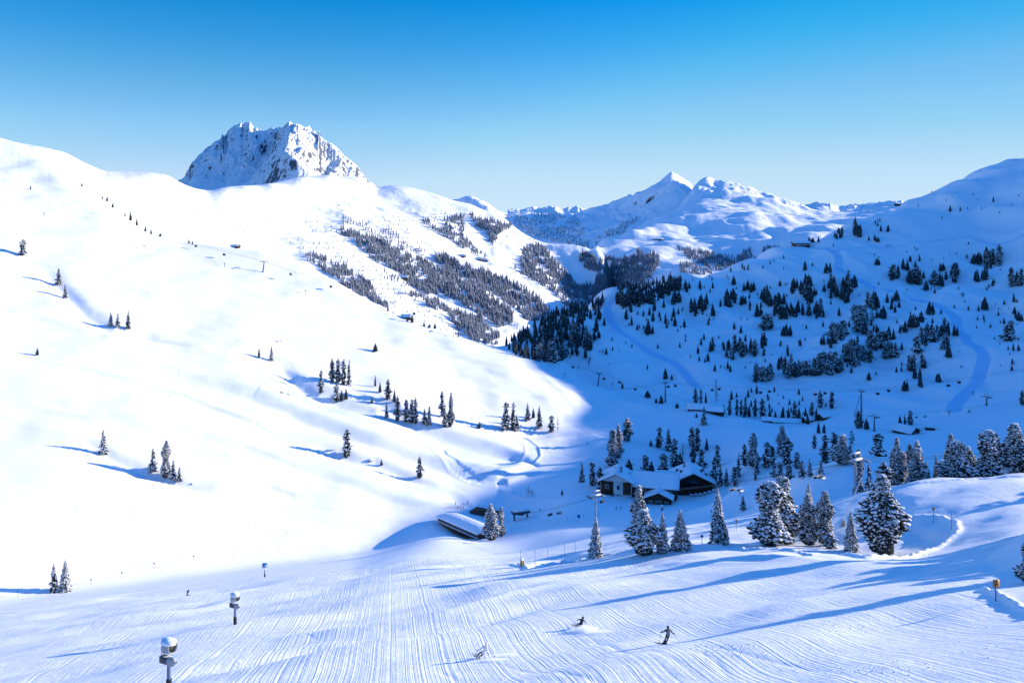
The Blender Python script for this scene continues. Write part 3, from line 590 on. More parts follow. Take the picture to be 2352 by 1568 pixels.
def crown_points(kind, nb, per, r, H, R):
    """branch clumps: centres, sizes, azimuths, tilts for a conifer of height H and radius R"""
    t = np.sort(r.random(nb)) ** (0.85 if kind == 'pine' else 0.95)
    t = 0.05 + 0.95 * t
    if kind == 'pine':
        prof = np.minimum(1, (1 - t) ** 0.40 * 1.08) * (0.78 + 0.22 * np.sin(t * 9 + r.random() * 6)) * np.clip(0.62 + t * 2.2, 0, 1)
    elif kind == 'column':
        prof = np.minimum(1, (1 - t) ** 0.36) * (0.82 + 0.18 * np.sin(t * 14 + r.random() * 6)) * np.clip(0.7 + t * 2, 0, 1)
    else:
        prof = (1 - t) ** 0.80 * (0.88 + 0.12 * np.sin(t * 38)) + 0.015
    az = r.random(nb) * 2 * math.pi
    if kind != 'spruce': prof = prof * (1 + 0.22 * np.sin(az * 2 + t * 6 + r.random() * 6))
    Lb = prof * R * (0.72 + 0.4 * r.random(nb))
    C = []; Sz = []; A = []; T = []
    for k in range(per):
        q = (k + 0.55 + 0.4 * r.random(nb)) / per
        q = np.sqrt(q)
        droop = (0.30 if kind == 'spruce' else 0.10) * Lb * q ** 2
        lift = (0.0 if kind == 'spruce' else 0.12) * Lb * q
        ja = az + (r.random(nb) - .5) * 0.5
        C.append(np.stack([np.cos(ja) * Lb * q, np.sin(ja) * Lb * q, H * (0.03 + 0.95 * t) - droop + lift], 1))
        s0 = (0.55 + 0.5 * r.random(nb)) * (0.25 + 0.75 * prof) * R / math.sqrt(per) * (0.225 if nb > 300 else 0.33)
        Sz.append(np.stack([s0 * 1.45, s0 * 1.0, s0 * 0.62], 1)); A.append(ja); T.append(np.full(nb, 0.45 if kind == 'spruce' else 0.1) + 0.3 * (r.random(nb) - .5))
    return np.concatenate(C), np.concatenate(Sz), np.concatenate(A), np.concatenate(T)
def make_tree_meshes(kind, H, R, nb, per, snow, seed, tmpl=ICO, far=False):
    r = np.random.default_rng(seed); C, Sz, A, T = crown_points(kind, nb, per, r, H, R)
    mb = MB(); blobs(mb, C, Sz, A, T, r, tmpl, 0.42)
    # thin sprays that break up the outline
    k = r.random(len(C)) < (0.5 if tmpl is ICO else 0.25)
    if k.any():
        Cs = C[k] * np.array([1.06, 1.06, 1.0]); Ss = Sz[k] * np.array([1.5, 0.35, 0.35]); blobs(mb, Cs, Ss, A[k] + (r.random(k.sum()) - .5), T[k], r, OCT, 0.3)
    core = MB.__new__(MB); nr = 7
    prof = [(R * 0.55 * (1 - i / nr) ** (0.5 if kind != 'spruce' else 0.9), H * (0.06 + 0.86 * i / nr)) for i in range(nr + 1)]
    if not far: mb.lathe((0, 0, 0), prof, 7)
    sb = MB(); pick = r.random(len(C)) < snow
    off = Sz[pick, 2][:, None] * np.array([[0, 0, 0.55]])
    qz = r.random(pick.sum()) ** 1.6; Sn = Sz[pick] * np.stack([0.45 + 0.85 * qz, 0.48 + 0.80 * qz, 0.62 + 0.3 * r.random(pick.sum())], 1)
    rad = np.hypot(C[pick, 0], C[pick, 1])[:, None]; out = np.stack([np.cos(A[pick]), np.sin(A[pick]), 0 * A[pick]], 1) * Sz[pick, 0:1] * 0.28
    blobs(sb, C[pick] + off + out, Sn, A[pick], T[pick] * 0.8, r, tmpl, 0.25)
    tb = MB(); tb.tube([(0, 0, -0.06 * H), (0, 0, H * 0.3), (0, 0, H * 0.96)], [R * 0.085 + 0.02 * H * 0.4, R * 0.06 + 0.004 * H, 0.01 * H * 0.3], 6)
    return tb, mb, sb
PROTO = {}
def proto(key, kind, nb, per, snow, seed, tmpl, single, ratio):
    H, R = 1.0, ratio / 2
    tb, cb, sb = make_tree_meshes(kind, H, R, nb, per, snow, seed, tmpl, single)
    nd = M_needle
    if single:
        m = MB()
        for q, i in ((tb, 0), (cb, 1), (sb, 2)):
            for v, f, _ in zip(q.v, q.f, [0] * len(q.v)): m.v.append(v); m.f.append(f - 0 if False else f + m.n); m.mi.append(np.full(len(f), i))
            m.n += q.n
        me = m.mesh(key); [me.materials.append(x) for x in (M_bark, nd, M_load)]
        PROTO[key] = (None, me, None)
    else:
        m = MB()
        for q, i in ((cb, 0), (sb, 1)):
            for v, f in zip(q.v, q.f): m.v.append(v); m.f.append(f + m.n); m.mi.append(np.full(len(f), i))
            m.n += q.n
        t, c_m = tb.mesh(key + '_trunk'), m.mesh(key + '_crown')
        t.materials.append(M_bark); c_m.materials.append(nd); c_m.materials.append(M_load); PROTO[key] = (t, c_m, None)
for i in range(3):
    proto(f'pine_big{i}', 'pine', 1350, 3, 0.78, 100 + i, ICO, False, 0.60)
    proto(f'spruce_big{i}', 'spruce', 1000, 3, 0.82, 120 + i, ICO, False, 0.40)
    proto(f'column_big{i}', 'column', 1000, 3, 0.78, 140 + i, ICO, False, 0.36)
    proto(f'pine_mid{i}', 'pine', 150, 2, 0.68, 200 + i, ICO, False, 0.60)
    proto(f'spruce_mid{i}', 'spruce', 150, 2, 0.70, 220 + i, ICO, False, 0.40)
    proto(f'column_mid{i}', 'column', 150, 2, 0.68, 240 + i, ICO, False, 0.36)
    proto(f'pine_low{i}', 'pine', 75, 1, 0.34, 300 + i, OCT, True, 0.60)
    proto(f'spruce_low{i}', 'spruce', 75, 1, 0.34, 320 + i, OCT, True, 0.40)
    proto(f'column_low{i}', 'column', 75, 1, 0.34, 340 + i, OCT, True, 0.36)
RATIO = {'pine': 0.60, 'spruce': 0.40, 'column': 0.36}
TREES = []   # (base point, height m, width m, kind, name, label, category, group, height in picture)
KNAME = {'pine': 'stone_pine', 'spruce': 'spruce_tree', 'column': 'conifer_tree'}
def add_tree(u, vb, hpx, wpx, kind, label, group=None, y=None, sheet=None, ymin=0, vt=None, **k):
    if y is None: p = (sheet or near).at(u, vb, ymin=ymin, **k)
    else: p = Vector(((u - CX) / F * y, y, 0)); p.z = (sheet or near).z_at(p.x, p.y)
    vg = VH - F * p.z / p.y
    h = (hpx + (vg - vb if y is not None else 0)) * p.y / F
    TREES.append((p, h, wpx * p.y / F, kind, label, group, hpx))
OFF=[(91,135,20,6.5),(86,97,14,6),(80,108,8,6),(84,114,8.5,7),(89,112,8,7),(87,104,7.5,6),(92,118,9,7),(95,110,9,7),(83,119,7,6),(97,128,9,7),(101,134,9,7),(105,140,9,7),(99,141,9,7),(90,127,8,6),(108,132,9,7),(112,146,9,7),(152,190,12,6),(168,199,13,6),(180,190,12,6)]
# ------------------------------------------------------------------ where the trees stand: (column, top row, base row, width, kind)
ORD = ['leftmost', 'second from the left', 'third from the left', 'fourth from the left', 'fifth from the left', 'sixth from the left', 'seventh from the left', 'eighth from the left', 'ninth from the left', 'tenth from the left', 'eleventh from the left', 'twelfth from the left']
KW = {'pine': 'stone pine', 'spruce': 'spruce', 'column': 'narrow conifer'}
def G(desc, look, rows, ymin=0, ymax=1e9, group=None):
    rows = sorted(rows, key=lambda q: q[0]); n = len(rows); hs_ = [q[2] - q[1] for q in rows]
    for i, (u, t, b, wd, kd) in enumerate(rows):
        if n == 1: lab = f'{look} {KW[kd]} {desc}'
        else:
            k = n - 1 - i
            place = 'rightmost' if k == 0 else (ORD[i] if i <= k and i < 12 else ORD[k].replace('left', 'right') if k < 12 else 'near the middle')
            ext = 'tallest, ' if hs_[i] == max(hs_) and hs_.count(max(hs_)) == 1 else ('smallest, ' if hs_[i] == min(hs_) and hs_.count(min(hs_)) == 1 else '')
            lab = f'{look} {KW[kd]}, {ext}{place} {desc}'
        add_tree(u, b, b - t, wd, kd, lab, group or ('trees ' + desc.replace('of the ', 'in the ', 1) if n > 1 else None), ymin=ymin, ymax=ymax)
P_, S_, C_ = 'pine', 'spruce', 'column'
# large trees on the island beside the piste
for (u, t, b, wd, kd, lab) in [
 (1368,1182,1281,44,S_,'small sunlit snowy spruce standing alone left of the big stone pines'),
 (1466,1103,1225,46,C_,'tall snow-laden stone pine with a knobbly top in front of the lodge'),
 (1478,1165,1271,88,P_,'broad lower pine crowded against the knobbly-topped pine in front of the lodge'),
 (1523,1172,1268,36,S_,'snowy spruce pressed against the right side of the broad pine before the lodge'),
 (1564,1166,1262,56,S_,'snowy spruce with wide skirts between the broad pine and the slim white spruce'),
 (1650,1114,1248,50,S_,'slim very white spruce right of the lodge with snow hanging from its branches'),
 (1666,1197,1252,26,S_,'little snowy spruce at the foot of the slim very white spruce'),
 (1768,1100,1252,96,P_,'dark left stem of the huge double-crowned stone pine beside the piste'),
 (1800,1090,1250,86,P_,'huge dense stone pine with a rounded snowy crown beside the piste'),
 (1858,1127,1252,54,C_,'left one of the paired snowy conifers right of the huge double pine'),
 (1893,1121,1250,52,C_,'right one of the paired snowy conifers right of the huge double pine'),
 (1906,1222,1259,38,P_,'low bushy young pine under the paired snowy conifers'),
 (1956,1172,1266,42,S_,'slender young spruce bent with snow beside the leaning snow lance'),
 (2026,1084,1271,112,P_,'tallest and broadest snow-covered stone pine standing right of the snow lance')]:
    add_tree(u, b, b - t, wd * .9, kd, lab, ymax=215)
add_tree(1857, 1218, 1218 - 1105, 42, S_, 'bluish shaded conifer rising behind the paired snowy conifers', ymax=225)
# row along the far rim of the piste
rim_row = [(1995,1058,1114,24,S_),(2031,1056,1112,36,P_),(2068,1032,1119,48,C_),(2108,1024,1113,50,C_),(2130,1058,1110,32,S_),(2148,1037,1108,20,S_),(2199,1008,1102,74,P_),(2274,982,1094,76,P_),(2332,965,1096,84,P_),(2385,970,1096,80,P_)]
for i, (u, t, b, wd, kd) in enumerate(rim_row):
    ds = ['small dark spruce just right of the lift tower on the piste rim', 'low dark round pine between the lift tower and the sunlit rim pines', 'sunlit-topped stone pine, first of the big pines along the piste rim', 'two-toned snowy conifer, second of the big pines along the piste rim', 'short frosted spruce tucked against the second rim pine', 'thin pointed spruce standing alone on the rim between two pine groups', 'wide evenly frosted stone pine with a sunlit right side on the rim', 'massive forked stone pine on the rim near the right edge of the picture', 'tallest rim pine with heavy snow at the right edge of the picture', 'stone pine cut off by the right edge on the piste rim'][i]
    y = 226 + (i % 3) * 3; add_tree(u, b, b - t, wd, kd, ds, y=y)
for (u, t, b, wd, kd, lab) in [(1973,1024,1112,30,C_,'dark shaded conifer directly behind the lift tower head'),(2057,997,1112,40,C_,'dark shaded conifer behind the first big rim pine'),(2084,1013,1112,34,C_,'dark shaded conifer filling the gap behind the first two rim pines'),(2107,1005,1112,34,P_,'dark round-topped pine rising behind the second rim pine'),
    (2186,990,1106,44,C_,'tall dark shaded pine behind the wide frosted rim pine on its left'),(2227,1019,1102,34,P_,'dark shaded pine behind the wide frosted rim pine on its right'),(2242,1042,1100,30,P_,'small shaded pine low between the wide and the massive rim pines')]:
    add_tree(u, b, b - t, wd, kd, lab, y=243)
add_tree(2360, 1338, 100, 46, P_, 'shaded snowy pine on the bank at the right edge above the round sign', ymax=150)
G('standing alone in the shaded basin below the small gabled hut', 'dark two-stemmed', [(2018,993,1048,34,P_)], 400)
# left hill
NS_ = 'snow-dusted'
G('high on the left slope near the picture edge', 'windswept', [(52,548,587,20,P_)], 400)
G('of the two by the round hollow', NS_, [(135,613,655,18,S_),(150,650,686,14,S_)], 400, group='pair of spruces above the round hollow')
G('of the row of three high on the left slope', NS_, [(254,715,749,14,S_),(270,716,752,13,S_),(295,711,757,15,S_)], 400, group='row of three spruces on the left slope')
G('standing alone at the far left above the groomed band', 'tiny', [(86,797,816,11,S_)], 400)
G('standing alone above the left gully', 'snow-clad', [(237,983,1044,22,S_)], 300)
G('of the tight clump below the left gully', 'snow-clad', [(351,1025,1084,24,S_),(380,1007,1098,26,C_),(398,1052,1101,18,S_),(412,1070,1106,18,S_)], 300, group='clump of four trees on the left slope')
G('of the two slim trees above the middle of the groomed band', 'white', [(595,797,823,10,S_),(623,793,829,13,S_)], 300, group='two slim trees above the groomed band')
G('of the dense clump above the groomed band', 'dark', [(763,820,878,16,C_),(776,820,880,18,C_),(789,822,884,18,C_),(801,819,885,13,S_)], 300, group='dense clump above the groomed band')
G('standing alone left of and below the dense clump', 'slim snowy', [(737,848,904,15,C_)], 300)
G('of the snowy trio just below the dense clump', 'snow-plastered', [(773,879,922,18,P_),(785,892,922,14,S_),(795,890,918,13,S_)], 300, group='snowy trio below the dense clump')
G('in the tree line above the groomed band', 'frosted', [(862,859,888,8,S_),(873,875,902,11,S_),(891,868,918,18,C_),(906,893,924,12,S_),(854,909,927,9,S_),(888,921,960,13,S_),(913,906,967,18,C_),(934,914,969,20,C_),(946,915,972,18,P_),(955,909,973,16,C_),(975,936,974,17,S_),(985,928,977,18,S_)], 300, group='tree line above the groomed band')
G('standing alone uphill from the tree line, with a short shadow', 'bushy', [(862,787,808,18,P_)], 300)
G('standing alone on the lower edge of the groomed band', 'snow-crusted', [(797,981,1051,26,C_)], 300)
G('of the clump ending the tree line', 'dark', [(1017,895,957,16,C_),(1035,897,979,17,C_),(1022,936,981,18,C_),(1034,935,981,14,C_)], 300, group='four-tree clump at the end of the tree line')
G('of the snowy clump above the loop track', 'snow-dusted', [(1163,920,987,24,C_),(1178,920,989,17,C_),(1156,945,988,18,S_),(1187,950,989,18,S_)], 300, group='snowy clump above the loop track')
G('of the small stand right of the loop-track clump', 'snow-dusted', [(1212,922,966,18,S_),(1225,935,960,12,S_),(1238,928,984,20,S_)], 300, group='small stand above the loop track')
G('last to the right above the loop track, beside a bare sapling', 'rounded', [(1267,952,992,20,C_)], 300)
G('beside the loop track', 'tiny snow-covered', [(1101,967,984,13,S_)], 300)
G('between the ditch and the lift shed', 'slim snowy', [(964,1045,1098,19,C_)], 300)
G('in the ditch left of the slim tree above the lift shed', 'small buried', [(876,1053,1069,10,S_)], 300)
G('of the pair at the far left beside the piste', 'snow-laden', [(124,1290,1359,22,S_),(150,1281,1357,30,S_)], 200, group='pair of spruces at the left beside the piste')
G('of the two in front of the lift shed', 'brightly sunlit', [(1129,1153,1240,38,C_),(1151,1157,1228,20,C_)], 250, 345, group='two trees in front of the lift shed')
G('on the shaded bank above the fence left of the lodge', 'tiny dark', [(1291,1121,1136,8,S_)], 330)
G('on the crest of the left ridge', 'small dark', [(188,418,429,6,S_),(235,447,458,5,S_),(246,443,457,7,S_),(259,466,478,8,S_),(287,485,498,5,S_),(300,484,507,10,C_),(314,502,519,8,S_),(334,519,533,8,S_),(347,526,539,7,S_),(368,534,544,9,P_),(434,547,560,6,S_),(442,551,562,5,S_)], 500, 1000, group='trees along the crest of the left ridge')
G('by the small hut below the forest', 'dark', [(935,727,739,7,S_),(947,723,741,11,P_),(974,739,750,9,S_),(986,743,753,10,S_),(999,739,755,10,S_),(891,701,715,7,S_)], 500, 760, group='trees by the small hut below the forest')
G('alone high on the open left slope', 'tiny', [(70,424,436,5,S_)], 500, 1000)
# basin by the lodge
SH = 'dark'
G('of the towering pair on the knoll left of the lodge', 'snow-lit', [(1405,982,1072,32,C_),(1420,970,1052,24,C_)], 300, group='towering pair left of the lodge')
G('on the knoll behind the towering pair, with a sunlit tip', 'thick', [(1440,956,1012,28,C_)], 300)
G('of the shaded trio left of the lodge', SH, [(1337,1058,1107,18,S_),(1361,1058,1115,24,C_),(1379,1069,1127,26,C_)], 300, group='three trees left of the lodge')
G('behind the lodge roofs', SH, [(1445,1052,1084,32,P_),(1483,1043,1082,24,P_),(1496,1056,1085,22,P_),(1526,1040,1086,30,P_),(1562,1038,1068,22,C_)], 300, group='trees behind the lodge roofs')
G('on the snow ridge behind the lodge', SH, [(1515,979,1026,20,C_),(1495,1008,1024,11,P_),(1510,1008,1027,14,P_),(1535,980,1034,22,S_),(1549,1002,1072,26,C_)], 300, group='trees on the ridge behind the lodge')
G('in the hollow behind the inn', SH, [(1590,977,1024,22,C_),(1601,979,1036,22,C_),(1592,1007,1070,19,C_),(1611,1030,1076,22,P_),(1623,1004,1034,13,C_)], 300, group='trees behind the second lodge building')
G('at the right end of the lodge', SH, [(1648,1019,1072,20,C_),(1641,1046,1115,22,C_),(1655,1060,1115,19,S_),(1668,1070,1115,17,S_)], 300, group='trees at the right end of the lodge')
G('on the rim of the shaded basin right of the valley station', SH, [(1617,930,975,19,S_)], 480)
G('in the dark wood below the basin rim', SH, [(1729,990,1072,32,C_),(1711,1018,1070,20,C_),(1738,1035,1087,17,S_),(1760,1012,1074,26,C_),(1773,1022,1067,22,C_),(1798,974,1047,32,C_),(1808,1000,1067,30,P_),(1831,1035,1077,22,C_),(1696,1035,1097,15,S_),(1686,1068,1114,21,C_)], 300, group='dark wood below the basin rim')
G('of the group uphill from the lift tower', SH, [(1870,995,1030,13,C_),(1896,995,1064,27,C_),(1918,988,1057,28,C_),(1935,1008,1080,46,P_),(1956,987,1020,17,C_),(1952,1040,1086,20,C_)], 300, group='trees uphill from the lift tower')
G('on the near lip of the dark wood', 'frosted', [(1778,1060,1096,16,P_),(1792,1058,1098,20,P_),(1812,1064,1101,24,P_),(1842,1052,1098,22,S_),(1860,1050,1096,17,S_),(1886,1056,1092,18,S_)], 240, group='low row on the lip of the dark wood')
G('alone in the shaded snow right of the lodge', 'small blue-shaded', [(1707,1135,1171,18,S_)], 230)
G('below the dark wood near the empty chairs', 'tiny', [(1735,1084,1103,10,S_)], 240)
G('between the two groomed tracks near the gondola tower', SH, [(1528,843,870,18,P_),(1543,857,872,9,S_)], 560, group='pair by the slim gondola tower')
G('on the basin edge beside the cable', SH, [(1430,877,892,8,S_),(1487,895,912,22,P_),(1519,905,926,17,S_),(1507,912,925,10,P_),(1555,924,937,14,P_),(1600,948,958,10,P_)], 500, group='low trees on the basin edge')
VR = [(1598,888,926,13),(1610,890,926,10),(1621,898,926,9),(1680,893,918,10),(1718,890,912,9),(1738,880,904,9),(1663,925,950,8),(1676,915,954,12),(1692,913,954,11),(1702,914,954,10),(1712,908,955,12),(1721,928,957,12),(1734,912,957,13),(1751,912,959,18),(1768,937,960,12),(1781,942,963,11),(1798,932,963,15),(1811,932,964,12),(1825,918,964,17),(1835,932,960,13),(1850,932,964,14),(1865,922,962,15),(1875,935,967,12),(1885,895,936,15),(1910,897,937,17),(1855,948,974,14),(1832,948,970,12)]
G('on the valley floor behind the low roofs', SH, [(a_, b_2, c_2, d_, C_) for a_, b_2, c_2, d_ in VR], 480, group='wood along the valley floor')
G('above the right-hand low roofs', SH, [(1880,968,995,13,C_),(1893,970,995,13,C_),(1970,938,984,17,C_),(1978,942,984,14,C_),(1990,958,986,19,P_)], 440, group='trees above the low roofs')
G('of the trio on the slope above the chairlift pylon', SH, [(2067,952,979,15,C_),(2078,950,977,9,S_),(2090,940,975,17,C_)], 440, group='trio above the small gabled hut')
G('at the right picture edge above the rim pines', SH, [(2348,893,930,14,C_)], 480)
# right hill: clumps (u0, v0, u1, v1, count, height)
CL = [(1915,519,1938,549,8,16),(1955,499,1978,549,12,20),(1858,543,1881,558,5,14),(1991,536,2018,556,4,14),(2001,499,2021,519,4,9),(2021,516,2041,533,3,16),(2178,470,2184,488,1,17),(2205,472,2209,486,1,13),(2281,448,2285,465,1,16),
 (1835,600,1851,621,4,20),(1862,600,1870,610,2,9),(1892,603,1907,628,3,22),(1703,600,1707,616,1,16),(1717,604,1720,613,1,8),(1797,610,1800,618,1,8),(1998,590,2021,609,4,14),(2038,605,2065,644,6,30),(2073,595,2085,626,3,24),(2083,613,2115,656,9,30),(2086,585,2093,601,2,15),(2110,581,2114,601,1,19),(2127,643,2131,668,1,24),(2119,620,2124,640,1,20),(2153,598,2168,624,3,20),(2143,623,2165,659,4,32),(2173,619,2178,643,1,23),(2188,600,2205,656,8,30),(2219,580,2222,593,1,13),(2235,575,2255,608,5,26),(2265,563,2300,611,9,30),(2231,608,2268,649,8,28),(2318,613,2352,660,8,30),(2328,670,2332,694,1,24),(2260,680,2264,712,1,32),(2245,700,2249,714,1,14),(2256,720,2260,735,1,16),(2315,736,2327,782,4,40),(2325,700,2350,738,4,22),(2322,786,2328,806,1,20),(2336,788,2342,806,1,18),
 (1682,634,1690,656,2,20),(1602,643,1610,662,2,18),(1571,640,1585,672,4,20),(1708,643,1738,672,6,22),(1658,663,1691,706,10,24),(1605,673,1631,716,9,26),(1583,680,1601,722,6,24),(1636,700,1642,726,2,25),(1701,676,1715,702,4,22),(1748,653,1768,706,8,26),(1768,673,1801,706,11,24),(1811,636,1825,676,5,26),(1828,626,1871,699,18,28),(1735,699,1755,732,4,26),(1775,690,1845,736,18,26),(1751,720,1771,762,7,28),(1855,686,1888,732,10,28),(1905,623,1965,699,26,28),(1891,650,1896,670,1,19),(1990,666,2018,710,9,30),(2033,671,2038,696,1,25),(2058,664,2063,692,1,28),(2043,690,2048,712,1,22),(2058,692,2066,708,2,14),(1961,702,1988,768,13,32),(2003,706,2008,740,1,33),(2011,703,2031,733,4,26),(2131,693,2148,722,4,28),(2116,711,2121,740,1,28),(2091,722,2108,753,5,28),(2064,745,2070,765,1,22),(2073,733,2084,763,2,28),(2035,750,2058,780,4,28),(1911,736,1938,792,11,32),(1891,769,1908,792,3,20),(2115,733,2178,802,20,30),(2190,746,2200,772,2,26),(2173,790,2190,823,2,32),(2103,773,2108,815,1,40),(1995,756,2035,806,10,34),(1948,773,1975,826,8,34),(2031,786,2055,823,4,34),(1671,768,1735,825,15,30),(1745,762,1765,795,4,28),(1798,745,1818,772,5,24),(1628,778,1638,808,2,28),
 (1731,828,1775,878,10,32),(1785,818,1798,848,4,26),(1803,813,1821,875,4,36),(1825,827,1855,868,8,30),(1863,822,1878,868,4,34),(1881,807,1935,862,20,34),(1940,773,1968,848,9,36),(1961,790,2001,838,11,32),(2031,787,2058,825,5,32),(1991,852,1996,872,1,20),(2011,848,2016,860,1,11),(2083,817,2103,855,4,32),(2115,815,2128,848,2,30),(2101,838,2115,873,2,32),(2141,855,2163,878,4,20),(2076,873,2093,898,2,24),(2105,867,2121,890,3,22),
 (1307,736,1331,799,12,30),(1341,746,1357,806,8,32),(1237,770,1284,832,26,30),(1283,790,1302,830,7,28),(1366,730,1374,770,3,28),(1372,703,1377,736,1,30),(1386,726,1391,750,1,22),(1362,755,1376,786,3,20),(1447,723,1452,747,1,24),(1485,745,1501,773,4,22),(1524,719,1530,744,1,26),(1549,723,1555,749,1,26),(1511,715,1518,732,1,14),(1391,796,1396,815,1,18),(1407,792,1411,806,1,13),(1417,668,1440,706,10,24),(1437,650,1470,706,16,26),(1470,655,1500,700,14,26),(1500,640,1530,690,10,24),(1530,626,1565,668,12,24),(1538,668,1560,700,5,24)]
LANDMARKS = [(1848,562,'the farmhouse on the ridge'),(2068,470,'the skyline building'),(1931,602,"the upper road's first bend"),(2048,669,"the upper road's straight"),(2161,705,"the upper road's middle bend"),(2198,752,"the upper road's sharp bend"),(2262,820,"the upper road's last bend"),(1401,736,"the lower track's top"),(1467,791,"the lower track's middle"),(1561,846,"the lower track's foot"),(1975,905,'the braced gondola tower'),(2230,900,'the lower run'),(2340,660,'the right picture edge'),(1650,700,"the shaded hill's middle"),(1700,820,'the snow above the cabins'),(1560,640,"the shaded hill's left shoulder"),(1270,800,'the wooded nose')]
NUMW = {1: 'lone', 2: 'pair', 3: 'trio'}
rc = random.Random(77); used_lab = {}
for ci, (u0, v0, u1, v1, n, h) in enumerate(CL):
    cu_, cv_ = (u0 + u1) / 2, (v0 + v1) / 2
    lm = min(LANDMARKS, key=lambda q: math.hypot(q[0] - cu_, (q[1] - cv_) * 1.3)); dx, dy = cu_ - lm[0], cv_ - lm[1]
    side = ('right of' if dx > 0 else 'left of') if abs(dx) > abs(dy) else ('below' if dy > 0 else 'above')
    dist = math.hypot(dx, dy); near_w = 'just ' if dist < 35 else ('' if dist < 80 else 'well ')
    size = 'single tree' if n == 1 else 'pair' if n == 2 else 'trio' if n == 3 else 'small clump' if n < 6 else 'clump' if n < 10 else 'dense clump' if n < 16 else 'large clump'
    place = f'{near_w}{side} {lm[2]}'; k = used_lab.get((size, place), 0); used_lab[(size, place)] = k + 1
    if k: size = ['', 'second ', 'third ', 'fourth ', 'fifth ', 'sixth '][min(k, 5)] + size
    lab = None; grp = f'dark conifers of the {size} {place}'; us = sorted(rc.uniform(u0, u1) for _ in range(n))
    for i in range(n):
        lab = f'lone dark conifer {place}' + ('' if not k else ', ' + size.split()[0]) if n == 1 else f'{"rightmost" if i == n - 1 else ORD[i].replace(" from the left", "") if i <= n // 2 and i < 12 else f"number {i + 1}" if n - 1 - i > 11 else ORD[n - 1 - i].replace("third from the left", "third-last").replace("second from the left", "second-last").replace(" from the left", " from right")} conifer in the {size} {place}'
        hh = h * rc.uniform(0.85, 1.25) if n > 1 else h
        for _ in range(12):
            u = us[i]; vb = rc.uniform(v0 + min(h, (v1 - v0)) * 0.95, v1) + 0.5
            break
        kd = rc.choice([C_, C_, P_, S_]); wd = hh * RATIO[kd] * rc.uniform(1.05, 1.4)
        add_tree(u, vb, hh, wd, kd, lab, grp if n > 1 else None, ymin=480)
# bushes and saplings too small for names of their own go with the far trees
SMALL = []
rs = random.Random(5)
for (u0, v0, u1, v1, n, h) in [(1560,655,1960,865,80,17),(1960,600,2340,860,55,16),(1480,700,1700,860,25,16),(1400,680,1560,760,30,20),(1560,640,1900,860,70,7),(1900,560,2300,840,60,7),(1300,740,1500,850,30,8),(2200,640,2352,850,20,9),(1660,900,1900,960,40,12),(1240,740,1360,830,40,22),(1420,640,1560,690,20,16),(2060,440,2340,520,16,5)]:
    for i in range(n): SMALL.append((rs.uniform(u0, u1), rs.uniform(v0, v1), h * rs.uniform(0.5, 1.4)))
# ---- the 300 that show largest are trees of their own, the others join the far trees
order = sorted(range(len(TREES)), key=lambda i: -TREES[i][6]); own = set(order[:300]); rest = [TREES[i] for i in order[300:]]
rt = random.Random(9)
for i, (p, h, wd, kind, lab, group, hpx) in enumerate(TREES):
    if i not in own: continue
    lod = 'big' if hpx > 70 else ('mid' if hpx > 33 else 'low'); t, c_m, s_m = PROTO[f'{kind}_{lod}{rt.randrange(3)}']
    sxy = wd / RATIO[kind]
    if lod == 'low':
        o = new_obj(KNAME[kind], c_m)
    else:
        o = empty(KNAME[kind])
        for nm, me in (('trunk', t), ('crown', c_m)): new_obj(nm, me, o)
    o.location = p - Vector((0, 0, 0.02 * h)); o.scale = (sxy, sxy, h); o.rotation_euler = (rt.uniform(-.03, .03), rt.uniform(-.03, .03), rt.uniform(0, 6.28))
    tag(o, lab, 'tree', group)
# ---- far woods: one mass of conifers on the opposite mountainsides and the small ones of the shaded hill
far_tm = []
for i in range(4):
    r = np.random.default_rng(500 + i); C, Sz, A, T = crown_points('spruce' if i < 3 else 'column', 11, 1, r, 1.0, 0.19)
    mb = MB(); Sz = Sz * np.array([0.9, 0.9, 1.5]); blobs(mb, C, Sz, A, T, r, OCT, 0.4); mb.lathe((0, 0, 0), [(0.13, 0.05), (0.11, 0.4), (0.0, 0.98)], 5)
    sb = MB(); pk_ = r.random(len(C)) < 0.95; blobs(sb, C[pk_] * np.array([1.08, 1.08, 1]) + Sz[pk_, 2][:, None] * np.array([[0, 0, .5]]), Sz[pk_] * np.array([0.85, 0.85, 0.60]), A[pk_], T[pk_], r, OCT, 0.3)
    f4 = lambda q: np.concatenate([f if f.shape[1] == 4 else np.concatenate([f, f[:, 2:3]], 1) for f in q.f])
    far_tm.append((np.concatenate(mb.v), f4(mb), np.concatenate(sb.v), f4(sb)))
wood = MB()
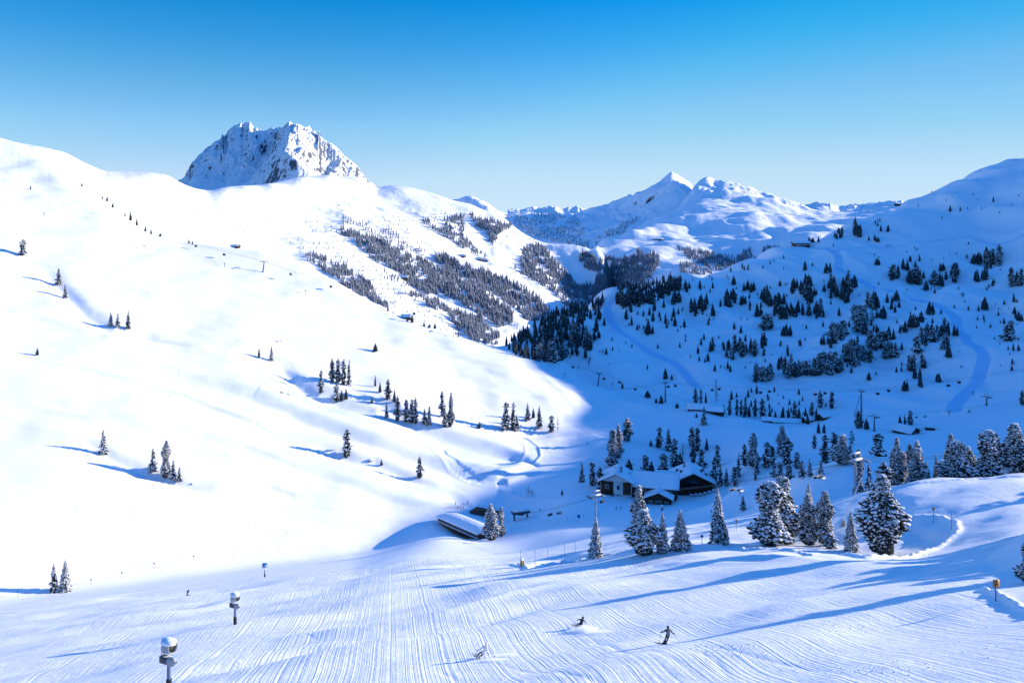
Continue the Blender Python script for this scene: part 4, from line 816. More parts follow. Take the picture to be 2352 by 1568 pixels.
def wood_add(P, H, W, wood=wood):
    P = np.array(P); H = np.array(H); W = np.array(W); r = np.random.default_rng(len(P)); which = r.integers(0, 4, len(P)); ang = r.random(len(P)) * 6.28
    for k in range(4):
        m = which == k
        if not m.any(): continue
        for V, Fc, mi in ((far_tm[k][0], far_tm[k][1], 0), (far_tm[k][2], far_tm[k][3], 1)):
            ca, sa = np.cos(ang[m])[:, None], np.sin(ang[m])[:, None]; w_ = W[m][:, None] / 0.38
            x = (V[None, :, 0] * ca - V[None, :, 1] * sa) * w_; y = (V[None, :, 0] * sa + V[None, :, 1] * ca) * w_; z = V[None, :, 2] * H[m][:, None]
            Q = np.stack([x, y, z], -1) + P[m][:, None, :]
            # split triangles (stored as degenerate quads) from real quads
            tri = Fc[:, 2] == Fc[:, 3]; off = (np.arange(m.sum()) * len(V))[:, None, None]
            n0 = wood.n; wood.v.append(Q.reshape(-1, 3)); wood.n += Q.shape[0] * Q.shape[1]
            if tri.any(): ff = (Fc[tri][:, :3][None] + off).reshape(-1, 3) + n0; wood.f.append(ff); wood.mi.append(np.full(len(ff), mi))
            if (~tri).any(): ff = (Fc[~tri][None] + off).reshape(-1, 4) + n0; wood.f.append(ff); wood.mi.append(np.full(len(ff), mi))
wood_add([tuple(t[0]) for t in rest], [t[1] for t in rest], [t[2] for t in rest])
SP = [near.at(u, v, ymin=520) for u, v, h in SMALL]
clear_ = [float(min(poly_dist(np.array(p.x), np.array(p.y), R_)[0] for R_ in (R1, R2))) > 11 for p in SP]
SMALL = [q for q, k in zip(SMALL, clear_) if k]; SP = [q for q, k in zip(SP, clear_) if k]
wood_add([tuple(p) for p in SP], [q[2] * p.y / F for q, p in zip(SMALL, SP)], [q[2] * 0.5 * p.y / F for q, p in zip(SMALL, SP)])
def in_poly(x, y, poly):
    c_in = False; n = len(poly)
    for i in range(n):
        x1, y1 = poly[i]; x2, y2 = poly[(i + 1) % n]
        if (y1 > y) != (y2 > y) and x < (x2 - x1) * (y - y1) / (y2 - y1) + x1: c_in = not c_in
    return c_in
def crop2(L): return [(784 + x / 3, 306 + y / 3) for x, y in L]
frosted = MB()
WOODS = [ # polygon, spacing (px), tree height (px), sheet, ymin
 (crop2([(0,910),(80,960),(200,1050),(240,1130),(330,1210),(300,1230),(200,1150),(100,1110),(0,1050)]),3.6,15,mid),
 ([(700,575),(740,590),(790,618),(790,650),(740,622),(700,596)],4.2,13,mid),
 (crop2([(0,660),(150,700),(260,740),(400,800),(560,880),(700,920),(850,1000),(1000,1080),(1060,1150),(1180,1230),(1190,1300),(1100,1340),(1000,1280),(900,1220),(800,1150),(700,1120),(600,1110),(450,1050),(440,1000),(300,900),(180,860),(100,740),(0,700)]),4.0,15,mid),
 (crop2([(640,830),(720,850),(800,900),(950,950),(1100,990),(1250,1060),(1300,1100),(1440,1200),(1430,1250),(1300,1300),(1200,1220),(1060,1120),(950,1050),(800,960),(650,880)]),4.0,15,mid),
 (crop2([(700,1200),(760,1240),(860,1250),(960,1280),(1000,1340),(1100,1400),(1080,1470),(950,1450),(850,1390),(760,1300),(740,1250)]),3.5,16,mid),
 (crop2([(420,1100),(560,1120),(700,1180),(760,1250),(640,1210),(500,1150)]),4.0,15,mid),
 (crop2([(550,590),(700,640),(850,730),(900,790),(1000,850),(980,870),(850,800),(750,740),(600,660)]),4.0,12,mid),
 (crop2([(700,590),(850,570),(850,680),(820,700),(720,640)]),3.8,12,mid),
 (crop2([(880,560),(1000,600),(1180,640),(1150,680),(1090,700),(1060,790),(1030,740),(1000,680),(920,640)]),3.8,12,mid),
 (crop2([(1230,860),(1260,800),(1350,780),(1430,800),(1440,850),(1500,900),(1600,1020),(1650,1100),(1640,1200),(1550,1200),(1400,1060),(1300,1010),(1200,950),(1220,900)]),4.0,14,mid),
 (crop2([(1640,830),(1720,840),(1800,880),(1800,960),(1830,1000),(1820,1080),(1780,1130),(1740,1120),(1750,980),(1680,940),(1640,880)]),4.0,14,mid),
 (crop2([(1600,1060),(1850,1060),(1830,1150),(1700,1190),(1600,1190)]),4.0,14,mid),
 (crop2([(1820,860),(1900,880),(1980,850),(2080,800),(2180,830),(2190,900),(2140,980),(2160,1050),(2000,1080),(1900,1130),(1800,1150),(1820,1000)]),3.7,13,c_),
 (crop2([(0,570),(100,600),(400,690),(450,760),(600,820),(580,860),(400,780),(200,690),(0,620)]),6.0,10,mid),
 (crop2([(280,940),(600,1050),(700,1130),(600,1100),(420,1060),(300,1000)]),7.0,12,mid),
 (crop2([(200,760),(700,960),(1000,1100),(1180,1240),(1000,1130),(600,900),(200,720)]),6.0,14,mid),
 ([(1550,565),(1633,580),(1690,601),(1690,622),(1641,622),(1581,594)],3.4,11,c_),
 ([(1562,602),(1625,616),(1640,632),(1562,632)],3.6,10,c_),([(1690,580),(1728,574),(1728,600),(1690,602)],3.8,10,c_),([(1750,562),(1792,570),(1792,590),(1750,590)],3.8,10,c_),([(1640,582),(1700,590),(1760,590),(1820,572),(1800,600),(1700,612)],7,9,c_),
 ([(1349,580),(1380,570),(1433,552),(1500,540),(1560,500),(1570,470),(1590,450),(1560,520),(1510,560),(1450,590),(1349,600)],4.6,7,b_),
 ([(1300,560),(1349,556),(1440,510),(1470,490),(1430,545),(1380,575),(1310,575)],5,7,b_),
 ([(1165,500),(1250,492),(1330,500),(1350,540),(1330,560),(1250,556),(1200,530)],4.6,6,b_),
 ([(940,500),(1060,486),(1150,510),(1240,560),(1100,540),(1000,520)],9,7,mid),
 ([(640,540),(760,560),(900,640),(1000,720),(1100,790),(1000,760),(860,680),(700,590)],13,8,mid),([(700,500),(860,530),(1000,600),(1150,700),(1200,760),(1050,680),(880,600),(720,540)],14,7,mid),([(420,470),(640,510),(700,560),(560,540)],16,4,mid),([(860,500),(960,490),(1000,560),(900,560)],12,6,mid)]
for poly, sp, hp, sh in WOODS:
    xs = [q[0] for q in poly]; ys = [q[1] for q in poly]; P, H, W = [], [], []
    y = min(ys)
    while y < max(ys):
        x = min(xs) + rs.uniform(0, sp)
        while x < max(xs):
            u = x + rs.uniform(-1.5, 1.5); v = y + rs.uniform(-1.2, 1.2)
            if in_poly(u + 7 * fbm(np.array(u / 22.), np.array(v / 16.), 3, 7), v + 6 * fbm(np.array(u / 22.), np.array(v / 16.), 3, 8), poly) and fbm(np.array(u / 14.), np.array(v / 7.), 2, 11) > -0.28:
                p = sh.at(u, v); s = rs.uniform(0.6, 1.2); P.append(tuple(p)); H.append(hp * s * p.y / F); W.append(hp * s * 0.42 * p.y / F)
            x += sp * rs.uniform(0.8, 1.25)
        y += sp * 0.8
    if P: wood_add(P, H, W, frosted)
for poly, sp, hp in (([(1155,790),(1200,757),(1250,730),(1320,699),(1388,686),(1385,715),(1350,738),(1315,765),(1290,800),(1240,828),(1190,815)],6.5,24),([(1405,668),(1440,652),(1540,637),(1572,640),(1560,668),(1500,695),(1430,706),(1405,695)],8.5,21),([(1580,640),(1700,610),(1800,580),(1810,600),(1700,640),(1600,670)],22,12)):
    xs = [q[0] for q in poly]; ys = [q[1] for q in poly]; P, H, W = [], [], []
    for _ in range(int((max(xs) - min(xs)) * (max(ys) - min(ys)) / sp / sp)):
        u, v = rs.uniform(min(xs), max(xs)), rs.uniform(min(ys), max(ys))
        if in_poly(u, v, poly): p = near.at(u, v + 4, ymin=600); s = rs.uniform(.6, 1.15); P.append(tuple(p)); H.append(hp * s * p.y / F); W.append(hp * s * .42 * p.y / F)
    wood_add(P, H, W)
wo_ = wood.build('hillside_conifers', [M_needle_far, M_load]); tag(wo_, 'small dark conifers and saplings scattered over the shaded right hill', 'trees', kind='stuff')
wo_ = frosted.build('far_woods', [M_frost_haze, M_load]); tag(wo_, 'frosted conifer woods in bands on the far sunny mountainsides', 'woods', kind='stuff')
# bare larches and frosted shrubs
def bare_tree(u, t, b, label, ymin, name='bare_larch', wk=0.10):
    p = near.at(u, b, ymin=ymin); h = (b - t) * p.y / F; mb = MB(); rr = random.Random(int(u)); mb.tube([(0, 0, -.2), (0, 0, h * .5), (0.02 * h, 0, h)], [0.016 * h, 0.011 * h, 0.003 * h], 5)
    br = MB()
    for i in range(60):
        z = h * (0.18 + 0.8 * rr.random()); a = rr.uniform(0, 6.28); l = h * wk * (1.15 - z / h) * rr.uniform(.6, 1.4) + 0.05 * h
        br.tube([(0, 0, z), (math.cos(a) * l, math.sin(a) * l, z + l * rr.uniform(-.1, .5))], [0.006 * h, 0.002 * h], 4, cap=False)
    e = empty(name, p, 0, label, 'tree'); mb.build('trunk', M_bark, e); br.build('twigs', M_twig, e)
bare_tree(1645, 871, 922, 'bare thin larch rising between two gondola cabins in the valley', 480)
bare_tree(1281, 960, 991, 'bare leafless sapling right of the rounded tree above the loop track', 300, wk=.14)
bare_tree(1427, 876, 893, 'bare larch beside the cable on the basin edge', 480, wk=.14)
bare_tree(1568, 1015, 1062, 'faint bare larch behind the lodge', 300, wk=.12)
for u, t, b in [(1213,1116,1138),(1222,1124,1142)]: bare_tree(u, t, b, 'bare shrub half buried on the shaded bank, ' + ('left of two' if u < 1220 else 'right of two'), 330, 'bare_shrub', .5)
# trees just outside the frame on the right whose long shadows cross the piste
for i, (x, y, h, w_) in enumerate(OFF):
    t, c_m, s_m = PROTO[f'pine_mid{i % 3}']
    o = empty('stone_pine', (x, y, near.z_at(x, y) - .2)); [new_obj(nm, me, o) for nm, me in (('trunk', t), ('crown', c_m))]
    o.scale = (w_ / .6, w_ / .6, h); tag(o, f'stone pine beyond the right edge of the piste, number {i + 1} outward', 'tree', 'pines beyond the right edge of the piste')
# ------------------------------------------------------------------ materials of built things
M_wood = mat('dark_timber', (0.060, 0.036, 0.022), 0.8, 0.2, noise=(1.5, 0.35))
M_plaster = mat('white_plaster', (0.62, 0.60, 0.57), 0.9, 0.2, noise=(0.8, 0.08))
M_glass = mat('window_glass', (0.02, 0.03, 0.045), 0.12, 0.6)
M_steel = mat('galvanised_steel', (0.30, 0.32, 0.34), 0.5, 0.5, noise=(1.2, 0.15))
M_dsteel = mat('dark_steel', (0.06, 0.07, 0.08), 0.55, 0.4, noise=(1.0, 0.2))
M_black = mat('black_rubber', (0.015, 0.015, 0.018), 0.6, 0.3)
M_white = mat('white_paint', (0.75, 0.76, 0.78), 0.45, 0.4)
M_blue = mat('blue_cover', (0.02, 0.16, 0.42), 0.5, 0.4)
M_yellow = mat('yellow_cover', (0.36, 0.24, 0.06), 0.5, 0.4)
M_orange = mat('orange_sign', (0.50, 0.22, 0.05), 0.5, 0.3)
M_roofsnow = mat('roof_snow', SNOW, 0.8, 0.1, bump=(0.35, 0.5))
M_concrete = mat('concrete', (0.30, 0.30, 0.30), 0.9, 0.1, noise=(0.7, 0.2))
M_poleb = mat('wooden_pole', (0.16, 0.10, 0.06), 0.8, 0.1)
def gp(u, v, ymin=0, ymax=1e9): return near.at(u, v, ymin=ymin, ymax=ymax)
def pxm(p): return p.y / F            # metres per picture unit at a point
def on_sight(u, v, y): return Vector(((u - CX) / F * y, y, -(v - VH) / F * y))

# ------------------------------------------------------------------ buildings
def gable_block(parent, x0, x1, y0, y1, zb, ze, zr, ridge='x', over=1.0, snow=0.55, wall_m=None, name='wall', roofname='roof'):
    """a block with a gabled, snow-loaded roof; the ridge runs along x or y"""
    mb = MB(); xm, ym = (x0 + x1) / 2, (y0 + y1) / 2
    mb.box((xm, ym, (zb + ze) / 2), (x1 - x0, y1 - y0, ze - zb))
    if ridge == 'x': mb.add([(x0, y0, ze), (x0, y1, ze), (x0, ym, zr), (x1, y0, ze), (x1, y1, ze), (x1, ym, zr)], [[0, 2, 1], [3, 4, 5]])
    else: mb.add([(x0, y0, ze), (x1, y0, ze), (xm, y0, zr), (x0, y1, ze), (x1, y1, ze), (xm, y1, zr)], [[0, 1, 2], [3, 5, 4]])
    w_ = mb.build(name, wall_m or M_wood, parent)
    def roof(t0, t1, mat_, nm, ov, par):
        n = 7; r = MB(); pts = []
        for s in (-1, 1):
            pass
        half = (y1 - y0) / 2 if ridge == 'x' else (x1 - x0) / 2; sl = (zr - ze) / half; hw = half + ov
        prof = []
        for k in range(-n, n + 1):
            q = k / n * hw; z = zr - abs(q) * sl; 
            if mat_ is M_roofsnow: z -= 0.0; z_top = z + t1 * (1 - 0.55 * (abs(k) / n) ** 6) - (0.25 if k == 0 else 0) * t1 * 0
            else: z_top = z + t1
            prof.append((q, z + t0, z_top))
        a0, a1 = (x0 - ov, x1 + ov) if ridge == 'x' else (y0 - ov, y1 + ov)
        c0 = ym if ridge == 'x' else xm
        ns_ = 9; L = [a0 + (a1 - a0) * i / (ns_ - 1) for i in range(ns_)]
        V = []; F_ = []
        for i, a in enumerate(L):
            e = 1 - 0.35 * (abs(2 * i / (ns_ - 1) - 1) ** 8) if mat_ is M_roofsnow else 1
            for q, zl, zt in prof:
                zt2 = zl + (zt - zl) * e + (0.10 * math.sin(a * 1.3 + q * 2.1) * (zt - zl) if mat_ is M_roofsnow else 0)
                V.append((a, c0 + q, zl) if ridge == 'x' else (c0 + q, a, zl)); V.append((a, c0 + q, zt2) if ridge == 'x' else (c0 + q, a, zt2))
        m_ = len(prof) * 2
        for i in range(ns_ - 1):
            for k in range(len(prof) - 1):
                a_, b_2 = i * m_ + 2 * k, (i + 1) * m_ + 2 * k
                F_ += [[a_ + 1, a_ + 3, b_2 + 3, b_2 + 1], [a_, b_2, b_2 + 2, a_ + 2]]
            F_ += [[i * m_, i * m_ + 1, (i + 1) * m_ + 1, (i + 1) * m_], [i * m_ + m_ - 2, (i + 1) * m_ + m_ - 2, (i + 1) * m_ + m_ - 1, i * m_ + m_ - 1]]
        for k in range(len(prof) - 1):
            F_ += [[2 * k, 2 * k + 2, 2 * k + 3, 2 * k + 1]]; o_ = (ns_ - 1) * m_
            F_ += [[o_ + 2 * k, o_ + 2 * k + 1, o_ + 2 * k + 3, o_ + 2 * k + 2]]
        r.add(V, F_); return r.build(nm, mat_, par, smooth=False)
    rf = roof(0.02, 0.2, M_wood, roofname, over, parent)
    roof(0.23, snow, M_roofsnow, 'snow_cover', over + 0.08, rf)
    return w_, rf
def window(parent, c, wd, ht, face='y', frame=M_white, name='window'):
    a = MB(); t = 0.10
    dx, dy = (wd, t) if face == 'y' else (t, wd)
    for s in (-1, 1):
        a.box((c[0] + (s * wd / 2 if face == 'y' else 0), c[1] + (s * wd / 2 if face == 'x' else 0), c[2]), (0.1 if face == 'y' else t, t if face == 'y' else 0.1, ht + 0.1))
        a.box((c[0], c[1], c[2] + s * ht / 2), ((wd - .1) if face == 'y' else t * .9, t * .9 if face == 'y' else (wd - .1), 0.1))
    fr = a.build(name, frame, parent)
    MB().box(c, (wd - .06 if face == 'y' else 0.05, 0.05 if face == 'y' else wd - .06, ht - .06)).build('pane', M_glass, fr)
    return fr
def window_band(parent, x0, x1, y, z, n, wd, ht, face='y'):
    for i in range(n):
        x = x0 + (x1 - x0) * (i + 0.5) / n
        window(parent, (x, y, z) if face == 'y' else (y, x, z), wd, ht, face)

# left lodge: white corner house with timber front, long roof, small front pavilion
pL = gp(1455, 1146, 330, 470); k = pxm(pL)
L1 = empty('mountain_lodge', pL, math.radians(-14), 'big snow-roofed lodge with a white plastered corner and timber walls behind the knobbly pine', 'lodge')
gable_block(L1, -15, -1, 0, 13, -3, 7.2, 10.6, 'y', 1.4, .8, M_plaster, 'plaster_wall')
gable_block(L1, -1.02, 19, 3, 14, -3, 5.6, 9.6, 'x', 1.2, .8, M_wood, 'timber_wall')
gable_block(L1, 6, 17, -4, 2.9, -3, 2.6, 5.0, 'y', 1.1, .6, M_wood, 'pavilion_wall', 'pavilion_roof')
MB().box((-12.0, -0.12, 4.2), (5.6, 0.2, 5.8)).build('timber_facing', M_wood, L1)
MB().box((-2.9, -0.12, 4.4), (3.6, 0.2, 5.4)).build('timber_facing', M_wood, L1)
MB().box((-12.0, -0.9, 1.2), (6.4, 1.5, 0.2)).box((-12, -1.6, 1.7), (6.4, 0.1, 0.9)).build('balcony', M_wood, L1)
for c in [(-6.9,-.06,4.6),(-6.9,-.06,0.4)]: window(L1, c, 1.5, 1.9)
window(L1, (-12, -.27, 0.0), 3.6, 1.8); window(L1, (-12, -.27, 4.8), 1.3, 1.5)
for yy in (3, 6.5, 10): 
    for zz in (0.6, 4.2): window(L1, (-15.05, yy, zz), 1.1, 1.4, 'x')
window_band(L1, 0.5, 5.6, 2.94, 3.4, 3, 1.2, 1.3); window(L1, (11.5, -4.06, 0.6), 2.4, 1.8); window(L1, (8, -4.06, 0.6), 1.4, 1.6); window(L1, (15, -4.06, 0.6), 1.4, 1.6)
MB().box((-6, 4, 11.1), (1, 1, 2.2)).box((-6, 4, 12.4), (1.3, 1.3, .35)).build('chimney', M_concrete, L1); MB().box((-9.5, 9, 9.9), (.8, .8, 2.2)).build('chimney', M_concrete, L1)
tb_ = MB().box((2.0, -3.4, -1.5), (14, 5.6, 2.4)); tb_.build('terrace', M_wood, L1)
MB().box((2.0, -3.4, -.28), (14, 5.6, .3)).build('terrace_snow', M_roofsnow, L1)
# right lodge
pR = gp(1592, 1136, 330, 480)
L2 = empty('mountain_inn', pR, math.radians(-6), 'dark timber inn with a wide snowy gable, skylights and round tables lined up in front', 'inn')
gable_block(L2, -9, 9, 0, 15, -2, 6.0, 10.0, 'y', 2.0, .8)
gable_block(L2, -16, -9.02, 4, 14, -2, 4.4, 7.6, 'x', 1.0, .7, M_wood, 'wing_wall', 'wing_roof')
MB().box((0, -1.0, 3.0), (11, 1.7, .22)).box((0, -1.8, 3.65), (11, .12, 1.1)).build('balcony', M_wood, L2)
window(L2, (0, -.06, 5.4), 8.4, 2.2, frame=M_wood)
for x in (-6.5, -2.2, 2.2, 6.5): window(L2, (x, -.06, 0.9), 1.7, 1.6, frame=M_wood)
for x, y in [(-5, 6), (-6.5, 10), (4.6, 7), (6.6, 5), (6, 11)]:
    MB().box((x, y, 10.6 - abs(x) * 0.44), (1.1, 1.3, 1.5), 0).build('dormer', M_wood, L2)
MB().box((-3, 11, 10.6), (.9, .9, 2.4)).build('chimney', M_concrete, L2)
for i in range(6):
    x = -1.5 + i * 2.3; t_ = Vector((x, -5, 0)); a_ = math.radians(-6)
    q = Vector((pR.x + x * math.cos(a_) + 5 * math.sin(a_), pR.y + x * math.sin(a_) - 5 * math.cos(a_), 0)); q.z = near.z_at(q.x, q.y)
    e = empty('round_table', q, 0, f'snow-topped round terrace table in front of the inn, {ORD[i] if i < 5 else "rightmost"} in its row', 'table', 'round tables in front of the inn')
    MB().lathe((0, 0, 0), [(.35, -.2), (.3, .02), (.05, .05), (.05, .95), (.3, 1.0)], 10).build('stand', M_dsteel, e)
    MB().lathe((0, 0, 0), [(0, 1.02), (.95, 1.02), (.95, 1.08), (0, 1.08)], 14).build('top', M_wood, e); MB().lathe((0, 0, 0), [(0, 1.1), (.92, 1.1), (.9, 1.28), (.6, 1.38), (0, 1.42)], 14).build('snow_cover', M_load, e)
L1.scale = L2.scale = (1.12, 1.1, 1.15)
# lift shed: long curved snow roof above a strip of windows
pa, pb_ = gp(1006, 1197, 330, 430), gp(1099, 1238, 280, 380)
ax = (pb_ - pa); ln = math.hypot(ax.x, ax.y); rz = math.atan2(ax.y, ax.x)
sl_ = (pb_.z - pa.z)
SH1 = empty('lift_shed', pa, rz, 'long low shed under a rounded snow roof with a strip of windows above the piste', 'shed')
def shear(mb):
    V = np.concatenate(mb.v); V[:, 2] += V[:, 0] / ln * sl_; mb.v = [V]; mb.f = [np.concatenate([f for f in mb.f])] if len({f.shape[1] for f in mb.f}) == 1 else mb.f; return mb
wl_ = MB().box((ln / 2, 4.5, 0.2), (ln, 9, 4.4)); shear(wl_).build('wall', M_wood, SH1)
nwin = 26
wf = MB(); 
for i in range(nwin + 1): wf.box((0.3 + (ln - .6) * i / nwin, -.05, 1.5), (.12, .14, 1.5))
wf.box((ln / 2, -.05, 2.25), (ln - .4, .12, .12)); wf.box((ln / 2, -.05, .75), (ln - .4, .12, .12)); shear(wf).build('window_frames', M_steel, SH1)
pn = MB().box((ln / 2, -.02, 1.5), (ln - .6, .06, 1.4)); shear(pn).build('window_panes', M_glass, SH1)
lg = MB().box((ln / 2, -.5, 0.45), (ln, .9, .14)); shear(lg).build('snow_ledge', M_roofsnow, SH1)
rs_ = MB(); npf = 12; prof = []
for i in range(npf + 1):
    q = i / npf; yy = -1.3 + q * 11.4; zz = 2.75 + 2.2 * math.sin(math.pi * (0.10 + 0.80 * q)) - 0.8; prof.append((yy, zz))
prof = [(-1.3, 2.3)] + prof + [(10.1, 2.3)]
nx = 14
V = []; 
for i in range(nx + 1):
    x = -1 + (ln + 2) * i / nx; e = 1 - 0.5 * abs(2 * i / nx - 1) ** 6
    for yy, zz in prof: V.append((x, yy, 2.3 + (zz - 2.3) * e + x / ln * sl_))
mp_ = len(prof); FF = [[i * mp_ + j, (i + 1) * mp_ + j, (i + 1) * mp_ + j + 1, i * mp_ + j + 1] for i in range(nx) for j in range(mp_ - 1)]
rs_.add(V, FF); rs_.add([V[j] for j in range(mp_)], [[0, mp_ - 1, j + 1, j] for j in range(0, mp_ - 2)]); rs_.add([V[nx * mp_ + j] for j in range(mp_)], [[0, j, j + 1, mp_ - 1] for j in range(0, mp_ - 2)])
rs_.build('snow_roof', M_roofsnow, SH1, smooth=True)
# chairlift bottom station behind the shed
ps = gp(1196, 1192, 320, 420)
ST = empty('chairlift_station', ps, math.radians(20), 'dark chairlift bottom station half hidden behind the sunlit trees by the shed', 'lift station')
MB().box((0, 0, 3.6), (9, 3.4, 1.1)).build('machine_housing', M_dsteel, ST)
MB().box((0, 0, 4.35), (8.4, 3.0, .35)).build('snow_cover', M_roofsnow, ST)
for x in (-3.4, 3.4): MB().box((x, 0, 1.3), (.6, .8, 3.6)).build('leg', M_dsteel, ST)
MB().lathe((0, 0, 2.75), [(0, -.12), (2.2, -.12), (2.3, 0), (2.2, .12), (0, .12)], 20).build('bullwheel', M_dsteel, ST)
pq = gp(1106, 1184, 330, 430)
e = empty('garage_roof', pq, math.radians(-28), 'dark flat roof of a sunken garage behind the lift shed', 'building')
MB().box((0, 3, 0.0), (13, 7, 2.2)).build('wall', M_dsteel, e); MB().box((0, 3, 1.25), (13.6, 7.6, .25)).build('roof', M_wood, e)
r_ = MB()
for i in range(5): r_.box((-6 + i * 3, 6.6, 1.9), (.1, .1, 1.1))
r_.box((0, 6.6, 2.45), (12.2, .09, .09)).build('railing', M_steel, e)

def small_house(u, v, wm, dm, hm, rz, label, name='alpine_hut', ymin=330, over=.6, snow=.5, wall=M_wood, win=2, sheet=None, ridge='x', sink=1.5, rise=.30):
    p = (sheet or near).at(u, v, ymin=ymin); e = empty(name, p, math.radians(rz), label, 'hut' if wm < 11 else 'building')
    gable_block(e, -wm / 2, wm / 2, 0, dm, -sink, hm, hm + dm * rise if ridge == 'x' else hm + wm * rise, ridge, over, snow, wall)
    for i in range(win): window(e, (-wm / 2 + wm * (i + .5) / win, -.06, hm * .5), min(1.3, wm / win * .5), min(1.3, hm * .5), frame=M_white)
    return e
small_house(2102, 996, 11, 12, 1.2, 35, 'dark gabled hut almost buried in snow below the trio of conifers', 'alpine_hut', 400, .9, .6, ridge='y', win=1, rise=.26)
small_house(2137, 988, 5.5, 4, 2.0, -20, 'small dark shed just right of the buried gabled hut', 'shed', 400, .4, .2, ridge='x', win=0)
small_house(1606, 944, 16, 9, 1.6, -8, 'low snow-roofed chalet with a row of windows on the basin rim', 'chalet', 480, .8, .6, win=5)
small_house(1640, 952, 13, 8, 2.6, -20, 'dark timber barn right of the low chalet on the basin rim', 'barn', 480, .8, .5, win=0)
small_house(1800, 972, 24, 7, 0.9, -10, 'long dark shelter roof in the valley floor below the wood', 'shelter', 440, .6, .2, win=4)
small_house(1763, 970, 7, 6, 1.4, -12, 'small building with a reddish end at the left end of the shelter', 'alpine_hut', 440, .5, .4, win=1, wall=mat('reddish_timber', (.16, .06, .035), .8, .2, noise=(1, .2)))
small_house(1863, 969, 8, 6, 1.5, 10, 'snow-roofed hut at the right end of the valley wood', 'alpine_hut', 440, .5, .5, win=1)
small_house(1899, 962, 8, 6, 1.6, 30, 'dark-gabled hut beside the curved groomed ramp', 'alpine_hut', 440, .6, .6, win=0)
fh = small_house(1842, 566, 21, 11, 4.6, -4, 'dark farmhouse with a pale balcony on the ridge of the shaded hill', 'farmhouse', 700, 1.4, .5, win=5, rise=.22)
MB().box((0, -1.2, 2.1), (19, .15, .9)).build('balcony', M_plaster, fh)
small_house(2068, 472, 14, 6, 2.0, 0, 'dark flat building on the skyline of the shaded hill', 'building', 800, .3, .12, win=0, rise=.05)
small_house(538, 568, 13, 8, 2.2, -18, 'snow-roofed hut alone on the wide slope below the rocky mountain', 'alpine_hut', 600, .8, .5, win=1, sheet=mid)
small_house(931, 732, 9, 6, 1.6, -15, 'small brown hut at the lower edge of the sunny forest', 'alpine_hut', 500, .5, .4, win=1)
for u, v, l in [(924, 640, 'hut in the clearing between two forest bands'), (1099, 597, 'highest of the huts on the snowy spur across the valley'), (1112, 600, 'hut just right of the highest hut on the snowy spur'), (1060, 590, 'hut below the rocks on the snowy spur')]:
    small_house(u, v, 22 if u == 924 else 16, 10, 3, -15, l, 'alpine_hut', 900, 1, .6, win=1, sheet=mid)
small_house(1512, 552, 30, 12, 4, 0, 'hut on the sunny shoulder below the pointed mountain', 'alpine_hut', 1600, 1, .6, win=1, sheet=c_)

# ------------------------------------------------------------------ lifts
def tube_obj(name, pts, r, m, parent=None, n=6): return MB().tube(pts, r, n).build(name, m, parent)
def cable(name, A, B, label, r=0.05, sag=0.015, group=None, n=14):
    A, B = Vector(A), Vector(B); L = (B - A).length; pts = [A.lerp(B, i / n) - Vector((0, 0, sag * L * 4 * (i / n) * (1 - i / n))) for i in range(n + 1)]
    o = tube_obj(name, pts, r, M_dsteel, None, 5); return tag(o, label, 'cable', group), pts
def lift_tower(base, top_z, dirv, label, name='lift_tower', arm=5.2, mast=.42, gantry=True, lean=0.0, m=M_steel, brace=False):
    h = top_z - base.z; e = empty(name, base, math.atan2(dirv[1], dirv[0]), label, 'lift tower')
    lx = lean * h
    MB().tube([(0, 0, -1), (lx * .5, 0, h * .5), (lx, 0, h)], [mast, mast * .8, mast * .6], 10).build('mast', m, e)
    MB().box((0, 0, 0), (mast * 3.4, mast * 3.4, .7)).build('foundation', M_concrete, e)
    MB().box((lx, 0, h), (.45, arm, .45)).build('crossarm', m, e)
    MB().box((lx, 0, h + .33), (.4, arm * .95, .2)).build('snow_cover', M_load, e)
    for s in (-1, 1):
        a = MB().box((lx, s * arm / 2, h - .1), (4.2, .2, .28)).build('sheave_train', m, e)
        w2 = MB()
        for i in range(6): w2.lathe((lx - 1.9 + i * .76, s * arm / 2 + s * .14, h - .25), [(0, -.07), (.26, -.07), (.26, .07), (0, .07)], 10, rot=Euler((math.pi / 2, 0, 0)))
        w2.build('sheaves', M_black, a)
        MB().box((lx, s * (arm / 2 + .65), h - .3), (4.4, .5, .07)).build('catwalk', m, e)
    if gantry:
        g_ = MB()
        for s in (-1, 1): g_.tube([(lx, s * arm * .28, h), (lx + .2, s * arm * .30, h + 1.7)], .09, 6)
        g_.box((lx + .2, 0, h + 1.75), (.28, arm * .75, .22)); g_.build('gantry', m, e); MB().box((lx + .2, 0, h + 1.95), (.3, arm * .74, .16)).build('snow_cover', M_load, e)
    if brace: MB().tube([(-h * .28, -1.2, -.8), (0, 0, h * .9)], .18, 8).build('brace', m, e)
    la = MB()
    for s in (-.2, .2): la.tube([(mast + .15, s, 0), (mast + .15 + lx, s, h * .97)], .035, 4)
    la.build('ladder', m, e); return e
